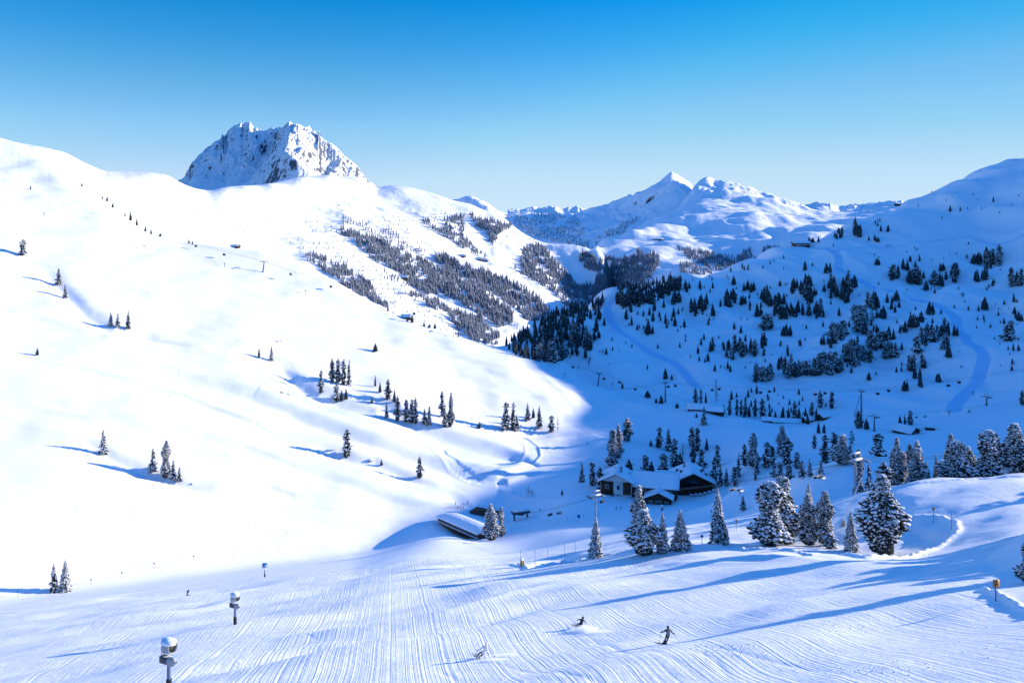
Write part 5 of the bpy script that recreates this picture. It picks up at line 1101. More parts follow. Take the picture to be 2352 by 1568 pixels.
# near chairlift
tw1 = Vector(on_sight(1965, 1057, 221)); b1 = gp(1965, 1137, 150, 235); b1 = Vector((tw1.x, tw1.y, near.z_at(tw1.x, tw1.y)))
tw2 = Vector(on_sight(1368, 1138, 330)); b2_ = Vector((tw2.x, tw2.y, near.z_at(tw2.x, tw2.y)))
stn = ps + Vector((0, 0, 2.9)); tw0 = Vector((196, 205, -52))
d12 = (tw2 - tw1); lift_tower(b1, tw1.z, (d12.x, d12.y), 'tall snow-crusted chairlift tower behind the snow lance', arm=5.4)
lift_tower(b2_, tw2.z, (d12.x, d12.y), 'chairlift tower with a wide crossarm standing left in front of the lodge', arm=5.4)
nrm = Vector((-d12.y, d12.x, 0)).normalized()
SEG = {}
for s, wd_ in ((-1, 'near'), (1, 'far')):
    o = nrm * (2.7 * s)
    for a, b, nm in ((tw0, tw1, 'uphill right of the tall tower'), (tw1, tw2, 'between the tall tower and the lodge tower'), (tw2, stn, 'from the lodge tower down to the station')):
        _, SEG[(s, nm)] = cable('haul_rope', a + o - Vector((0, 0, .3)), b + o * (1 if b is not stn else .8) - Vector((0, 0, .3)), f'dark haul rope of the chairlift {nm}, {wd_} side', .045, .012, 'haul ropes of the near chairlift')
def chair(p, rz, label, riders=0, group='chairs of the near chairlift', snowy=True, sc=1.0):
    e = empty('lift_chair', p, rz, label, 'lift chair', group); e.scale = (sc, sc, sc)
    MB().tube([(0, 0, .1), (0, 0, -.4), (.05, -.25, -1.2), (.0, -.3, -2.0)], .06, 6).build('hanger', M_steel, e)
    f_ = MB()
    for x in (-1.15, 1.15): f_.tube([(x, -.3, -2.0), (x, -.1, -2.5), (x, .15, -2.95), (x, .55, -3.0), (x, .75, -2.7)], .05, 6)
    f_.tube([(-1.15, -.3, -2.0), (1.15, -.3, -2.0)], .05, 6); f_.build('frame', M_white if snowy else M_dsteel, e)
    MB().box((0, .38, -2.93), (2.25, .55, .10)).build('seat', M_black if not snowy else M_steel, e)
    MB().box((0, .02, -2.55), (2.25, .08, .62), rx=-.25).build('backrest', M_black, e)
    MB().tube([(-1.05, .1, -2.1), (-1.05, .8, -2.35), (1.05, .8, -2.35), (1.05, .1, -2.1)], .03, 5).build('safety_bar', M_white if snowy else M_dsteel, e)
    if snowy: MB().box((0, .36, -2.80), (2.2, .5, .14)).build('snow_cover', M_load, e)
    return e
def along(pts, u):
    best = min(range(len(pts) - 1), key=lambda i: abs((CX + F * (pts[i].x + pts[i + 1].x) / (pts[i].y + pts[i + 1].y)) - u)); a, b = pts[best], pts[best + 1]
    ua, ub = CX + F * a.x / a.y, CX + F * b.x / b.y; t = (u - ua) / (ub - ua) if abs(ub - ua) > 1e-6 else 0; return a.lerp(b, min(max(t, 0), 1))
cr = math.atan2(d12.y, d12.x) - math.pi / 2
S12 = 'between the tall tower and the lodge tower'; S2S = 'from the lodge tower down to the station'
chair(along(SEG[(-1, S12)], 1875), cr, 'white frosted empty chair nearest the tall tower, left of a pair')
chair(along(SEG[(1, S12)], 1886), cr + math.pi, 'white frosted empty chair nearest the tall tower, right of a pair')
chair(along(SEG[(-1, S12)], 1683), cr, 'white frosted empty chair beside the slim white spruce, left of a pair')
chair(along(SEG[(1, S12)], 1699), cr + math.pi, 'white frosted empty chair beside the slim white spruce, right of a pair')
rid1 = chair(along(SEG[(-1, S12)], 1383), cr, 'dark chair carrying riders beside the lodge tower', snowy=False)
rid2 = chair(along(SEG[(-1, S2S)], 1264), cr, 'dark chair carrying three riders below the lodge tower', snowy=False)
chair(along(SEG[(1, S2S)], 1284), cr + math.pi, 'empty dark chair right of the chair with three riders', snowy=False)
# gondola lift across the valley
def cabin(p, rz, label, group):
    e = empty('gondola_cabin', p, rz, label, 'gondola cabin', group)
    MB().tube([(0, 0, .1), (0, 0, -1.5)], .07, 5).build('hanger', M_steel, e)
    MB().lathe((0, 0, 0), [(.0, -1.45), (.75, -1.5), (1.12, -1.8), (1.25, -2.6), (1.1, -3.35), (.6, -3.55), (0, -3.55)], 10).build('body', M_black, e)
    MB().lathe((0, 0, 0), [(1.15, -1.85), (1.30, -2.3), (1.27, -2.65)], 10).build('window_band', M_glass, e)
    MB().lathe((0, 0, 0), [(0, -1.30), (.8, -1.36), (1.0, -1.62)], 10).build('snow_cover', M_load, e); return e
def gondola_line(nodes, group, where):
    P_s = []
    for i, (u, vt, y, tower) in enumerate(nodes): P_s.append(on_sight(u, vt, y))
    segs = []
    for i in range(len(P_s) - 1):
        a, b = P_s[i], P_s[i + 1]; d = Vector((b.x - a.x, b.y - a.y, 0)).normalized(); n_ = Vector((-d.y, d.x, 0)) * 2.6
        for s in (-1, 1):
            _, pts = cable('gondola_cable', a + n_ * s, b + n_ * s, f'{"near" if s < 0 else "far"} cable of the gondola {where}, span {["one", "two", "three", "four", "five"][i]} from the left', .055, .010, group); segs.append((s, pts))
    return P_s, segs
GA, SA_ = gondola_line([(-90, 396, 760, 0), (607, 600, 700, 1), (1057, 742, 690, 1), (1377, 857, 680, 1), (1640, 936, 640, 0)], 'gondola cables over the sunny slope', 'over the sunny slope')
GB, SB_ = gondola_line([(1430, 893, 650, 0), (1528, 878, 640, 1), (1978, 897, 585, 1), (2420, 838, 560, 0)], 'gondola cables over the shaded basin', 'over the shaded basin')
for P_l, nodes in ((GA, [(1, 'slanting gondola tower standing alone on the sunny slope', .14), (2, 'gondola tower in front of the sunny forest at the edge of the slope', .16), (3, 'gondola tower on the lip between sun and shade', .14)]), (GB, [(1, 'slim gondola tower in the shade beside a pair of trees', 0), (2, 'braced gondola tower in the middle of the shaded basin', 0)])):
    for i, lab, lean in nodes:
        p = P_l[i]; d = P_l[i + 1] - P_l[i - 1]; rz = math.atan2(d.y, d.x); h0 = p.z - near.z_at(p.x, p.y); hh = min(max(h0, 9), 26)
        off = lean * hh; bx, by = p.x - math.cos(rz) * off, p.y - math.sin(rz) * off; zb = near.z_at(bx, by)
        lift_tower(Vector((bx, by, zb)), max(p.z, zb + 8), (math.cos(rz), math.sin(rz)), lab, arm=5.4, mast=.55, gantry=False, m=M_dsteel, lean=lean, brace=(i == 2 and P_l is GB))
def put_cabins(segs, us, group, where):
    n = len(us)
    for i, (u, si) in enumerate(us):
        s, pts = segs[si]; p = along(pts, u)
        cabin(p, 0, f'dark gondola cabin hanging {where}, {ORD[i] if i < (n + 1) // 2 else ("rightmost" if n - 1 == i else ORD[n - 1 - i].replace("left", "right"))}', group)
put_cabins(SA_, [(107, 0), (180, 1), (283, 0), (450, 1), (515, 0), (668, 2), (760, 3), (951, 2), (1274, 4), (1316, 5), (1387, 6), (1423, 7), (1459, 6)], 'cabins on the sunny-slope gondola', 'over the sunny slope and its shaded end')
put_cabins(SB_, [(1535, 2), (1551, 3), (1636, 2), (1652, 3), (1747, 2), (1767, 3), (1873, 2), (1895, 3), (2016, 4), (2041, 5), (2178, 4), (2203, 5)], 'cabins on the basin gondola', 'over the shaded basin')
# far chairlift
q0 = on_sight(2008, 956, 520); q1 = on_sight(2266, 930, 560); q2 = on_sight(2430, 905, 590)
for q, lab in ((q0, 'far chairlift tower standing beside trees left of the buried hut'), (q1, 'far chairlift tower alone on the shaded slope at the right')):
    lift_tower(Vector((q.x, q.y, near.z_at(q.x, q.y))), max(q.z, near.z_at(q.x, q.y) + 6), (q1.x - q0.x, q1.y - q0.y), lab, arm=5, mast=.5, m=M_dsteel)
_, fc1 = cable('haul_rope', q0, q1, 'thin rope of the far chairlift between its two towers', .05, .010, 'ropes of the far chairlift'); _, fc2 = cable('haul_rope', q1, q2, 'thin rope of the far chairlift right of its last tower', .05, .010, 'ropes of the far chairlift')
for i, u in enumerate((2105, 2125, 2226, 2250)): chair(along(fc1, u), 0.4, f'small dark empty chair of the far chairlift, {ORD[i] if i < 2 else ["second from the right", "rightmost"][i - 2]}', group='chairs of the far chairlift', snowy=False)

# ------------------------------------------------------------------ snow guns, lance, signs, poles
M_postb = mat('grey_blue_post', (0.10, 0.15, 0.24), .5, .4, noise=(1.5, .3))
M_gunm = mat('light_grey_metal', (0.34, 0.36, 0.38), .45, .5, noise=(2, .2))
def fan_gun(u, v, label, hgt, ymin=0, ymax=1e9, covered=0, rz=0.0, y=None):
    p = gp(u, v, ymin, ymax) if y is None else Vector(((u - CX) / F * y, y, 0))
    if y is not None: p.z = near.z_at(p.x, p.y)
    e = empty('snow_gun', p, rz, label, 'snow gun'); s = hgt / 4.5
    MB().tube([(0, 0, -.6), (0, 0, 1.15)], .24 * s, 10).build('base', M_black, e)
    MB().tube([(0, 0, 1.15), (0, 0, hgt * .56)], .17 * s, 10).build('post', M_postb, e)
    MB().tube([(0, 0, hgt * .56), (0.05, 0, hgt * .70)], [.26 * s, .16 * s], 10).build('swivel', M_white, e)
    zc = hgt * .86
    if covered:
        MB().box((0, 0, zc), (1.5 * s, 1.3 * s, 1.0 * s), rx=.1).build('cover', M_blue, e)
        MB().box((0, -.66 * s, zc + .12 * s), (1.45 * s, .03, .16 * s), rx=.1).build('cover_stripe', M_white, e); MB().box((0, -.70 * s, zc - .2 * s), (1.45 * s, .03, .12 * s), rx=.1).build('cover_stripe', M_white, e)
        return e
    R_ = Euler((0, math.radians(74), 0)); 
    s0 = s; s = s * .84
    MB().lathe((0, 0, zc), [(0, -.75 * s), (.42 * s, -.75 * s), (.52 * s, -.55 * s), (.60 * s, -.1 * s), (.60 * s, .5 * s), (.66 * s, .62 * s), (.60 * s, .66 * s), (.52 * s, .5 * s), (.50 * s, -.2 * s), (0, -.25 * s)], 20, rot=R_).build('fan_housing', M_gunm, e, smooth=False)
    MB().lathe((0, 0, zc), [(0, .3 * s), (.46 * s, .3 * s), (.48 * s, .36 * s), (.2 * s, .42 * s), (0, .44 * s)], 16, rot=R_).build('fan', M_black, e)
    y_ = MB(); 
    for sg in (-1, 1): y_.tube([(0, 0, hgt * .68), (0, sg * .72 * s, hgt * .74), (0, sg * .72 * s, zc)], .06 * s, 6)
    y_.build('yoke', M_steel, e)
    s = s0
    MB().box((-.35 * s, -.1, hgt * .62), (.9 * s, .5 * s, .55 * s)).build('compressor_box', M_dsteel, e)
    MB().lathe((.55 * s, -.25 * s, hgt * .64), [(0, -.05), (.42 * s, -.05), (.42 * s, .12), (0, .12)], 16, rot=Euler((math.pi / 2, 0, 0.5))).build('hose_reel', M_steel, e)
    MB().tube([(.2, 0, hgt * .55), (.9 * s, -.1, hgt * .60), (1.15 * s, -.1, hgt * .66)], .05 * s, 6).tube([(-.85 * s, 0, hgt * .60), (-.95 * s, 0, hgt * .72), (-.5 * s, 0, hgt * .73)], .04 * s, 6).build('handrail', M_steel, e)
    sn = MB().lathe((-.05 * s, 0, zc + .50 * s), [(0, -.12 * s), (.62 * s, -.16 * s), (.70 * s, .0), (.60 * s, .14 * s), (0, .18 * s)], 6, sx=1.25, sy=.85); sn.build('snow_cover', M_load, e, smooth=True)
    return e
fan_gun(388, 1640, 'nearest fan snow gun topped with a thick snow cap at the bottom left', 4.7, y=74, rz=math.radians(-25))
fan_gun(540, 1433, 'second fan snow gun with a snow cap on a blue post on the piste', 4.6, ymax=230, rz=math.radians(-25))
fan_gun(608, 1322, 'snow gun wrapped in a blue and white cover farther up the piste edge', 4.4, ymax=260, covered=1, rz=math.radians(10))
fan_gun(1521, 1183, 'pale snow gun on a tilted stand in front of the lodge pavilion', 4.6, 300, 420, rz=.6)
FGUNS = [(101, 498), (331, 573), (516, 613), (702, 676), (903, 724), (1041, 774), (1133, 802), (1297, 866), (1407, 886)]
for i, (u, v) in enumerate(FGUNS): fan_gun(u, v, f'tiny snow gun on the upper edge of the sunny slope, {ORD[i] if i < 5 else ("rightmost" if i == 8 else ORD[8 - i].replace("left", "right"))}', 3.6, 480, 900, covered=i % 2)
fan_gun(2235, 908, 'small snow gun beside the lower run near the far chairs', 4, 480, 800); fan_gun(2180, 954, 'small snow gun where the lower run widens', 4, 450, 800)
# leaning snow lance
pl_ = gp(1938, 1208, 120, 240); tip = on_sight(1980, 1092, pl_.y - 3); e = empty('snow_lance', pl_, 0, 'long thin snow lance leaning right above the slender young spruce', 'snow lance')
tl = tip - pl_; MB().tube([(0, 0, 0.9), tuple(tl)], [.11, .07], 8).build('pipe', M_white, e); MB().tube([tuple(tl * .975), tuple(tl * 1.01)], [.16, .16], 8).build('nozzle_head', M_dsteel, e)
MB().tube([(-.3, 0, -.5), (0, 0, 1.0)], .3, 8).tube([(.5, .2, -.5), (.1, 0, 1.4)], .12, 6).build('stand', M_yellow, e); MB().lathe((0, 0, .55), [(.75, -.7), (.55, -.1), (.4, .8), (.15, 1.5)], 9).build('protective_mat', mat('padded_mat', (.45, .40, .32), .8, .1, noise=(2, .3)), e)
MB().lathe((0, 0, 1.0), [(.46, 0), (.36, .5), (.12, 1.15), (0, 1.2)], 9).build('snow_cover', M_load, e)
def pole(u, v, h, label, group, ymin=0, ymax=1e9, m=M_poleb, flag=None, r=.045):
    p = gp(u, v, ymin, ymax); e = empty('marker_pole', p, 0, label, 'marker pole', group)
    MB().tube([(0, 0, -.4), (0, 0, h)], r, 6).build('pole', m, e)
    if flag == 'disc': MB().lathe((0, -.06, h - .25), [(0, -.03), (.3, -.03), (.3, .03), (0, .03)], 14, rot=Euler((math.pi / 2, 0, 0))).build('disc', M_blue, e)
    elif flag == 'tip': MB().tube([(0, 0, h), (0, 0, h + .35)], r * 1.4, 6).build('tip', M_orange, e)
    return e
def row(L, h, desc, group, **k):
    n = len(L)
    for i, (u, v) in enumerate(L):
        o_ = 'rightmost' if i == n - 1 else (ORD[i] if i < min(12, (n + 1) // 2) else ORD[min(11, n - 1 - i)].replace('left', 'right'))
        pole(u, v, h, f'{desc}, {o_}', group, **k)
row([(41,1370),(209,1342),(280,1326),(354,1304),(445,1287)], 2.1, 'piste marker with a dark disc on the left piste edge', 'disc markers on the left piste edge', ymax=330, flag='disc')
row([(537,1281),(599,1275),(640,1262)], 2.4, 'thin orange-tipped pole beyond the covered snow gun', 'thin poles beyond the covered snow gun', ymax=420, flag='tip')
row([(1196,1295),(1229,1289),(1258,1284),(1297,1276),(1321,1271)], 3.2, 'slim fence pole along the hollow below the lodge', 'fence poles along the hollow', ymax=300)
row([(1289,1298),(1229,1306)], 2.2, 'short orange-tipped pole by the small snow bank', 'poles by the small snow bank', ymax=260, flag='tip')
row([(1016,1212),(1032,1221),(1049,1231),(1066,1239),(1084,1246),(1105,1242)], 2.2, 'fence pole in front of the lift shed', 'fence poles in front of the lift shed', ymin=280, ymax=430)
row([(1197,1200),(1218,1201),(1240,1199),(1262,1204),(1284,1206),(1303,1194),(1319,1196),(1340,1192),(1377,1186)], 2.6, 'fence pole below the chairlift near the station', 'fence poles below the chairlift', ymin=280, ymax=430)
row([(1165,1128),(1180,1134),(1195,1138),(1210,1143),(1230,1143),(1258,1143),(1275,1141)], 2.0, 'fence pole along the curved track in the shade', 'fence poles along the curved track', ymin=330)
row([(176,1172),(299,1180),(469,1208),(554,1212),(571,1213),(617,1222),(658,1228)], 2.2, 'faint marker pole low on the white slope', 'faint markers low on the white slope', ymin=300)
row([(289,890),(352,905),(389,915),(484,945),(590,978),(657,1002),(712,895),(465,808)], 2.2, 'tiny marker pole beside the groomed band', 'tiny markers beside the groomed band', ymin=350)
def sign(u, v, h, label, shape='round', m=M_orange, r=.42, ymin=0, ymax=1e9, mark=True):
    p = gp(u, v, ymin, ymax); e = empty('piste_sign', p, 0, label, 'sign')
    MB().tube([(0, 0, -.4), (0, 0, h)], .05, 6).build('pole', M_poleb, e)
    if shape == 'round': pl = MB().lathe((0, -.08, h), [(0, -.03), (r, -.03), (r, .03), (0, .03)], 20, rot=Euler((math.pi / 2, 0, 0)))
    else: pl = MB().box((0, -.08, h), (r * 1.7, .06, r * 2))
    pn_ = pl.build('panel', m, e)
    if mark: MB().box((0, -.125, h + .05), (r * .9, .02, r * .22), ry=.9).box((-.05, -.128, h - .08), (r * .7, .02, r * .2), ry=-.5).lathe((.06, -.125, h + .22), [(0, -.01), (r * .16, -.01), (r * .16, .01), (0, .01)], 10, rot=Euler((math.pi / 2, 0, 0))).build('pictogram', M_black, pn_)
    return e
sign(2287, 1380, 1.7, 'orange warning sign with a black figure at the right piste edge', ymax=150, r=.36, shape='square')
sign(2144, 1200, 3.0, 'round orange sign on a pole behind the snow bowl', ymin=100, ymax=240, r=.32)
sign(1612, 1251, 2.0, 'small blue round piste sign left of the slim white spruce', m=M_blue, ymax=240, r=.34, mark=False)
sign(1691, 1219, 2.6, 'yellow-orange round sign between the white spruce and the huge pine', ymin=100, ymax=330, r=.30)
sign(1823, 1251, 2.9, 'yellow sign on a pole between the huge pine and the paired conifers', ymax=240, r=.30, m=M_yellow)
sign(1368, 1280, 1.6, 'small blue round sign at the foot of the small lone spruce', m=M_blue, ymax=200, r=.3, mark=False)
sign(1329, 1200, 3.0, 'blue rectangular board beside the fence under the chairlift', shape='square', m=M_blue, ymin=280, ymax=430, r=.8, mark=False)
sign(1634, 1182, 1.6, 'small square notice on the shaded slope right of the inn', shape='square', m=M_yellow, ymin=240, ymax=420, r=.4, mark=False)
row([(2185,1216)], 3.6, 'tall dark pole standing in the snow bowl', None, ymax=240)
hy = gp(1198, 1299, 100, 300); e = empty('hydrant_box', hy, .3, 'snow-capped padded hydrant box on the bank by the hollow', 'hydrant')
MB().tube([(0, 0, -.3), (0, 0, 1.5)], .35, 8).build('padded_body', M_yellow, e); MB().box((.5, 0, .5), (.6, .5, 1.1)).build('valve_box', M_steel, e); MB().lathe((0, 0, 1.5), [(.45, -.1), (.4, .2), (0, .4)], 9).build('snow_cover', M_load, e)

# ------------------------------------------------------------------ people
M_skin = mat('skin', (0.45, 0.27, 0.19), 0.6, 0.3)
def cloth(nm, c): return mat(nm, c, 0.85, 0.1, noise=(6, .15))
M_jblack, M_jgrey, M_jcream, M_pblack, M_pgrey = cloth('black_jacket', (.012, .014, .02)), cloth('dark_grey_jacket', (.03, .035, .045)), cloth('cream_jacket', (.85, .78, .68)), cloth('black_trousers', (.010, .010, .014)), cloth('grey_trousers', (.05, .045, .04))
M_red, M_jblue = cloth('rust_jacket', (.25, .06, .03)), cloth('blue_jacket', (.02, .06, .2))
def figure(parent, J, jacket, trousers, head_m=None, boots=None, sub=2, girth=1.0):
    """one continuous body grown over a jointed skeleton; J gives joint positions"""
    names = ['pelvis', 'belly', 'chest', 'neck', 'head', 'crown', 'shL', 'elL', 'haL', 'shR', 'elR', 'haR', 'hipL', 'knL', 'anL', 'toeL', 'hipR', 'knR', 'anR', 'toeR']
    rad = dict(pelvis=.155, belly=.14, chest=.17, neck=.065, head=.105, crown=.08, shL=.085, shR=.085, elL=.058, elR=.058, haL=.045, haR=.045, hipL=.105, hipR=.105, knL=.075, knR=.075, anL=.062, anR=.062, toeL=.055, toeR=.055)
    E_ = [('pelvis', 'belly'), ('belly', 'chest'), ('chest', 'neck'), ('neck', 'head'), ('head', 'crown'), ('chest', 'shL'), ('shL', 'elL'), ('elL', 'haL'), ('chest', 'shR'), ('shR', 'elR'), ('elR', 'haR'), ('pelvis', 'hipL'), ('hipL', 'knL'), ('knL', 'anL'), ('anL', 'toeL'), ('pelvis', 'hipR'), ('hipR', 'knR'), ('knR', 'anR'), ('anR', 'toeR')]
    me = bpy.data.meshes.new('skeleton'); ix = {n: i for i, n in enumerate(names)}
    me.from_pydata([J[n] for n in names], [(ix[a], ix[b]) for a, b in E_], []); ob = bpy.data.objects.new('skeleton', me); COL.objects.link(ob)
    md = ob.modifiers.new('skin', 'SKIN'); md.use_smooth_shade = True
    if not me.skin_vertices: me.attributes.new('skin_vertex', 'FLOAT', 'POINT')
    sv_ = me.skin_vertices[0].data
    for n in names: sv_[ix[n]].radius = (rad[n] * girth, rad[n] * girth); sv_[ix[n]].use_root = (n == 'pelvis')
    if sub: sb_ = ob.modifiers.new('sub', 'SUBSURF'); sb_.levels = sub; sb_.render_levels = sub
    bpy.context.view_layer.update(); dg = bpy.context.evaluated_depsgraph_get(); out = bpy.data.meshes.new_from_object(ob.evaluated_get(dg)); bpy.data.objects.remove(ob); 
    out.name = 'body'; out.materials.clear(); [out.materials.append(m) for m in (jacket, trousers, head_m or M_skin, boots or M_black)]
    seg = [(Vector(J[a]), Vector(J[b]), 2 if a in ('head', 'neck') else 3 if (b.startswith('toe') or b.startswith('ha') and False) else 1 if (a.startswith('hip') or a.startswith('kn')) else 0) for a, b in E_]
    cen = [f.center for f in out.polygons]
    for f, c in zip(out.polygons, cen):
        best = 1e9; mi = 0
        for a, b, i in seg:
            ab = b - a; t = max(0, min(1, (c - a).dot(ab) / ab.length_squared)); d = (c - a - ab * t).length
            if d < best: best = d; mi = i
        f.material_index = mi; f.use_smooth = True
    return new_obj('body', out, parent)
def glove(parent, h, d, m=None):
    mb = MB(); d = Vector(d).normalized(); up = Vector((0, 0, 1)); sd_ = d.cross(up).normalized() if abs(d.z) < .95 else Vector((1, 0, 0)); h = Vector(h); un = sd_.cross(d)
    mb.tube([tuple(h - d * .03), tuple(h + d * .04), tuple(h + d * .075)], [.042, .048, .03], 7)
    for i in range(4):
        o = un * ((i - 1.5) * .022); l = [.05, .06, .055, .04][i]
        mb.tube([tuple(h + d * .06 + o), tuple(h + d * (.06 + l * .6) + o + sd_ * .02), tuple(h + d * (.05 + l * .6) + o + sd_ * .055), tuple(h + d * .045 + o + sd_ * .065)], [.014, .013, .012, .010], 6)
    mb.tube([tuple(h + un * .04), tuple(h + un * .055 + d * .03 + sd_ * .03), tuple(h + un * .035 + d * .05 + sd_ * .06)], [.015, .014, .011], 6)
    return mb.build('glove', m or M_black, parent)
def ski(parent, c, ang, pitch, m):
    mb = MB(); n = 10; V = []
    for i in range(n + 1):
        t = i / n; y = -0.85 + 1.75 * t; wd = .052 + .012 * (2 * t - 1) ** 2; z = .10 * max(0, (t - .88) / .12) ** 1.5
        if i == n: wd = .02
        V += [(-wd, y, z), (wd, y, z), (wd, y, z + .022), (-wd, y, z + .022)]
    Fq = [[i * 4 + k, i * 4 + (k + 1) % 4, (i + 1) * 4 + (k + 1) % 4, (i + 1) * 4 + k] for i in range(n) for k in range(4)] + [[3, 2, 1, 0], [n * 4, n * 4 + 1, n * 4 + 2, n * 4 + 3]]
    mb.add(V, Fq); mb.box((0, 0, .045), (.07, .36, .05)); o = mb.build('ski', m, parent); o.location = c; o.rotation_euler = Euler((pitch[0], pitch[1], ang)); return o
def ski_pole(world_hand, world_tip, label, group):
    mb = MB(); a, b = Vector(world_hand), Vector(world_tip); mid_ = MB(); d = (b - a).normalized()
    o = MB().tube([tuple(a - d * .12), tuple(a + d * .02)], .019, 6); o.tube([tuple(a), tuple(b)], .013, 5); o.lathe(tuple(b - d * .08), [(0, -.005), (.05, -.005), (.05, .005), (0, .005)], 10)
    r = o.build('ski_pole', M_black); return tag(r, label, 'ski pole', group)
M_ski_d, M_ski_l = cloth('dark_ski', (.03, .03, .04)), cloth('light_ski', (.45, .42, .38))
def skier(u, v, J, label, jacket, trousers, helmet, skis, poles, pole_labels, ymax=160, pack=None, ski_m=None, goggles=True):
    p = gp(u, v, 0, ymax); e = empty('person', p, 0, label, 'person'); figure(e, J, jacket, trousers)
    hd = Vector(J['head']); nk = Vector(J['neck']); up = (hd - nk).normalized(); q = up.to_track_quat('Z', 'Y').to_euler()
    MB().lathe(tuple(hd), [(.125, -.06), (.135, .0), (.128, .07), (.09, .135), (0, .165)], 14, rot=q).build('helmet', helmet, e, smooth=True)
    MB().box(tuple(hd + Vector((-.02, .12, .01))), (.17, .05, .07)).build('goggles', M_black, e)
    MB().box(tuple(hd + Vector((-.02, .135, -.045))), (.03, .04, .045)).build('nose', M_skin, e)
    for a, b in (('elL', 'haL'), ('elR', 'haR')): glove(e, J[b], Vector(J[b]) - Vector(J[a]))
    for nm in ('L', 'R'):
        an, to = Vector(J['an' + nm]), Vector(J['toe' + nm]); MB().tube([tuple(an + Vector((0, 0, .22))), tuple(an + Vector((0, 0, .05))), tuple(an), ], [.075, .08, .085], 9).tube([tuple(an + (an - to) * .2), tuple(to)], [.065, .055], 9).build('ski_boot', ski_m or M_ski_d, e)
    if pack:
        c = (Vector(J['chest']) + Vector(J['belly'])) / 2; tl_ = Vector(J['chest']) - Vector(J['belly']); qq = tl_.to_track_quat('Z', 'Y')
        MB().box((0, 0, 0), (.30, .18, .46)).box((0, -.10, -.05), (.22, .08, .26)).build('backpack', pack, e, loc=tuple(c + Vector((0, -.2, .02)))).rotation_euler = qq.to_euler()
    for c, ang, pit in skis: ski(e, c, ang, pit, ski_m or M_ski_d)
    for (a, b), pl2 in zip(poles, pole_labels): ski_pole(p + Vector(a), p + Vector(b), pl2, None)
    return p
# black-clad skier standing tall, right
k3 = {'pelvis': (.26, .0, .86), 'belly': (.30, .0, 1.04), 'chest': (.31, .02, 1.27), 'neck': (.31, .03, 1.46), 'head': (.31, .06, 1.58), 'crown': (.31, .06, 1.68), 'shL': (.11, .02, 1.36), 'elL': (-.12, .0, 1.20), 'haL': (-.32, .10, 1.10), 'shR': (.51, .02, 1.36), 'elR': (.68, .0, 1.12), 'haR': (.88, .10, .96), 'hipL': (.15, .0, .80), 'knL': (.10, .12, .50), 'anL': (-.06, .02, .13), 'toeL': (-.24, .06, .08), 'hipR': (.36, .0, .80), 'knR': (.28, .10, .46), 'anR': (.12, .0, .13), 'toeR': (-.06, .02, .08)}
skier(1527, 1479, k3, 'upright skier in black with a grey backpack gliding to the left, rightmost of the three', M_jblack, M_pblack, M_black,
      [((-.10, .04, .03), math.radians(78), (0, .1)), ((.08, -.10, .03), math.radians(78), (0, .1))], [((-.32, .10, 1.10), (-.56, -.05, .15)), ((.88, .10, .96), (1.42, .0, .14))], ['thin left ski pole of the upright black-clad skier', 'thin right ski pole of the upright black-clad skier'], 120, cloth('grey_backpack', (.22, .23, .25)))
# dark skier carving in spray, middle
k2 = {'pelvis': (.52, .0, .52), 'belly': (.60, .02, .66), 'chest': (.68, .05, .86), 'neck': (.74, .08, 1.02), 'head': (.78, .10, 1.13), 'crown': (.80, .11, 1.22), 'shL': (.50, .04, .98), 'elL': (.28, -.02, 1.00), 'haL': (.16, .12, .86), 'shR': (.86, .05, .92), 'elR': (1.04, .0, .74), 'haR': (1.10, .14, .58), 'hipL': (.42, .0, .50), 'knL': (.20, .22, .42), 'anL': (-.08, .06, .14), 'toeL': (-.12, .24, .12), 'hipR': (.58, .0, .44), 'knR': (.44, .24, .30), 'anR': (.20, .08, .06), 'toeR': (.16, .26, .04)}
skier(1323, 1442, k2, 'dark-clad skier leaning hard into a turn in a cloud of spray, middle of the three', M_jgrey, M_pblack, M_black,
      [((-.08, .1, .03), math.radians(28), (0, -.5)), ((.20, .12, .0), math.radians(28), (0, -.5))], [((.16, .12, .86), (-.42, .02, .30)), ((1.10, .14, .58), (1.12, .0, .05))], ['left ski pole of the skier leaning in spray', 'right ski pole of the skier leaning in spray'], 130, cloth('dark_backpack', (.04, .05, .07)), M_ski_l)
k1 = {k: (v[0] * 1.1, v[1], v[2] * 1.2) for k, v in k2.items()}; k1['haL'] = (.02, .14, .78); k1['elL'] = (.22, .0, .88); k1['haR'] = (1.02, .1, .52); k1['elR'] = (.98, .0, .70)
skier(1097, 1512, k1, 'skier in a cream jacket and black trousers crouched in a turn, leftmost of the three', M_jcream, M_pblack, M_jcream,
      [((-.08, .1, .03), math.radians(32), (0, -.5)), ((.20, .12, .0), math.radians(32), (0, -.5))], [((.02, .14, .78), (-.40, .0, .20)), ((1.02, .1, .52), (1.70, .1, .15))], ['left ski pole of the cream-jacketed skier', 'right ski pole of the cream-jacketed skier'], 110, None, M_ski_l)
kw = {'pelvis': (0, .0, .84), 'belly': (.04, .02, 1.0), 'chest': (.07, .04, 1.22), 'neck': (.12, .05, 1.40), 'head': (.14, .07, 1.52), 'crown': (.15, .07, 1.62), 'shL': (-.12, .04, 1.30), 'elL': (-.26, .0, 1.06), 'haL': (-.24, .14, .92), 'shR': (.27, .04, 1.30), 'elR': (.40, .0, 1.10), 'haR': (.52, .1, 1.00), 'hipL': (-.10, .0, .80), 'knL': (-.16, .10, .46), 'anL': (-.34, .0, .10), 'toeL': (-.22, .08, .06), 'hipR': (.10, .0, .80), 'knR': (.12, .12, .46), 'anR': (-.02, .0, .10), 'toeR': (.12, .06, .06)}
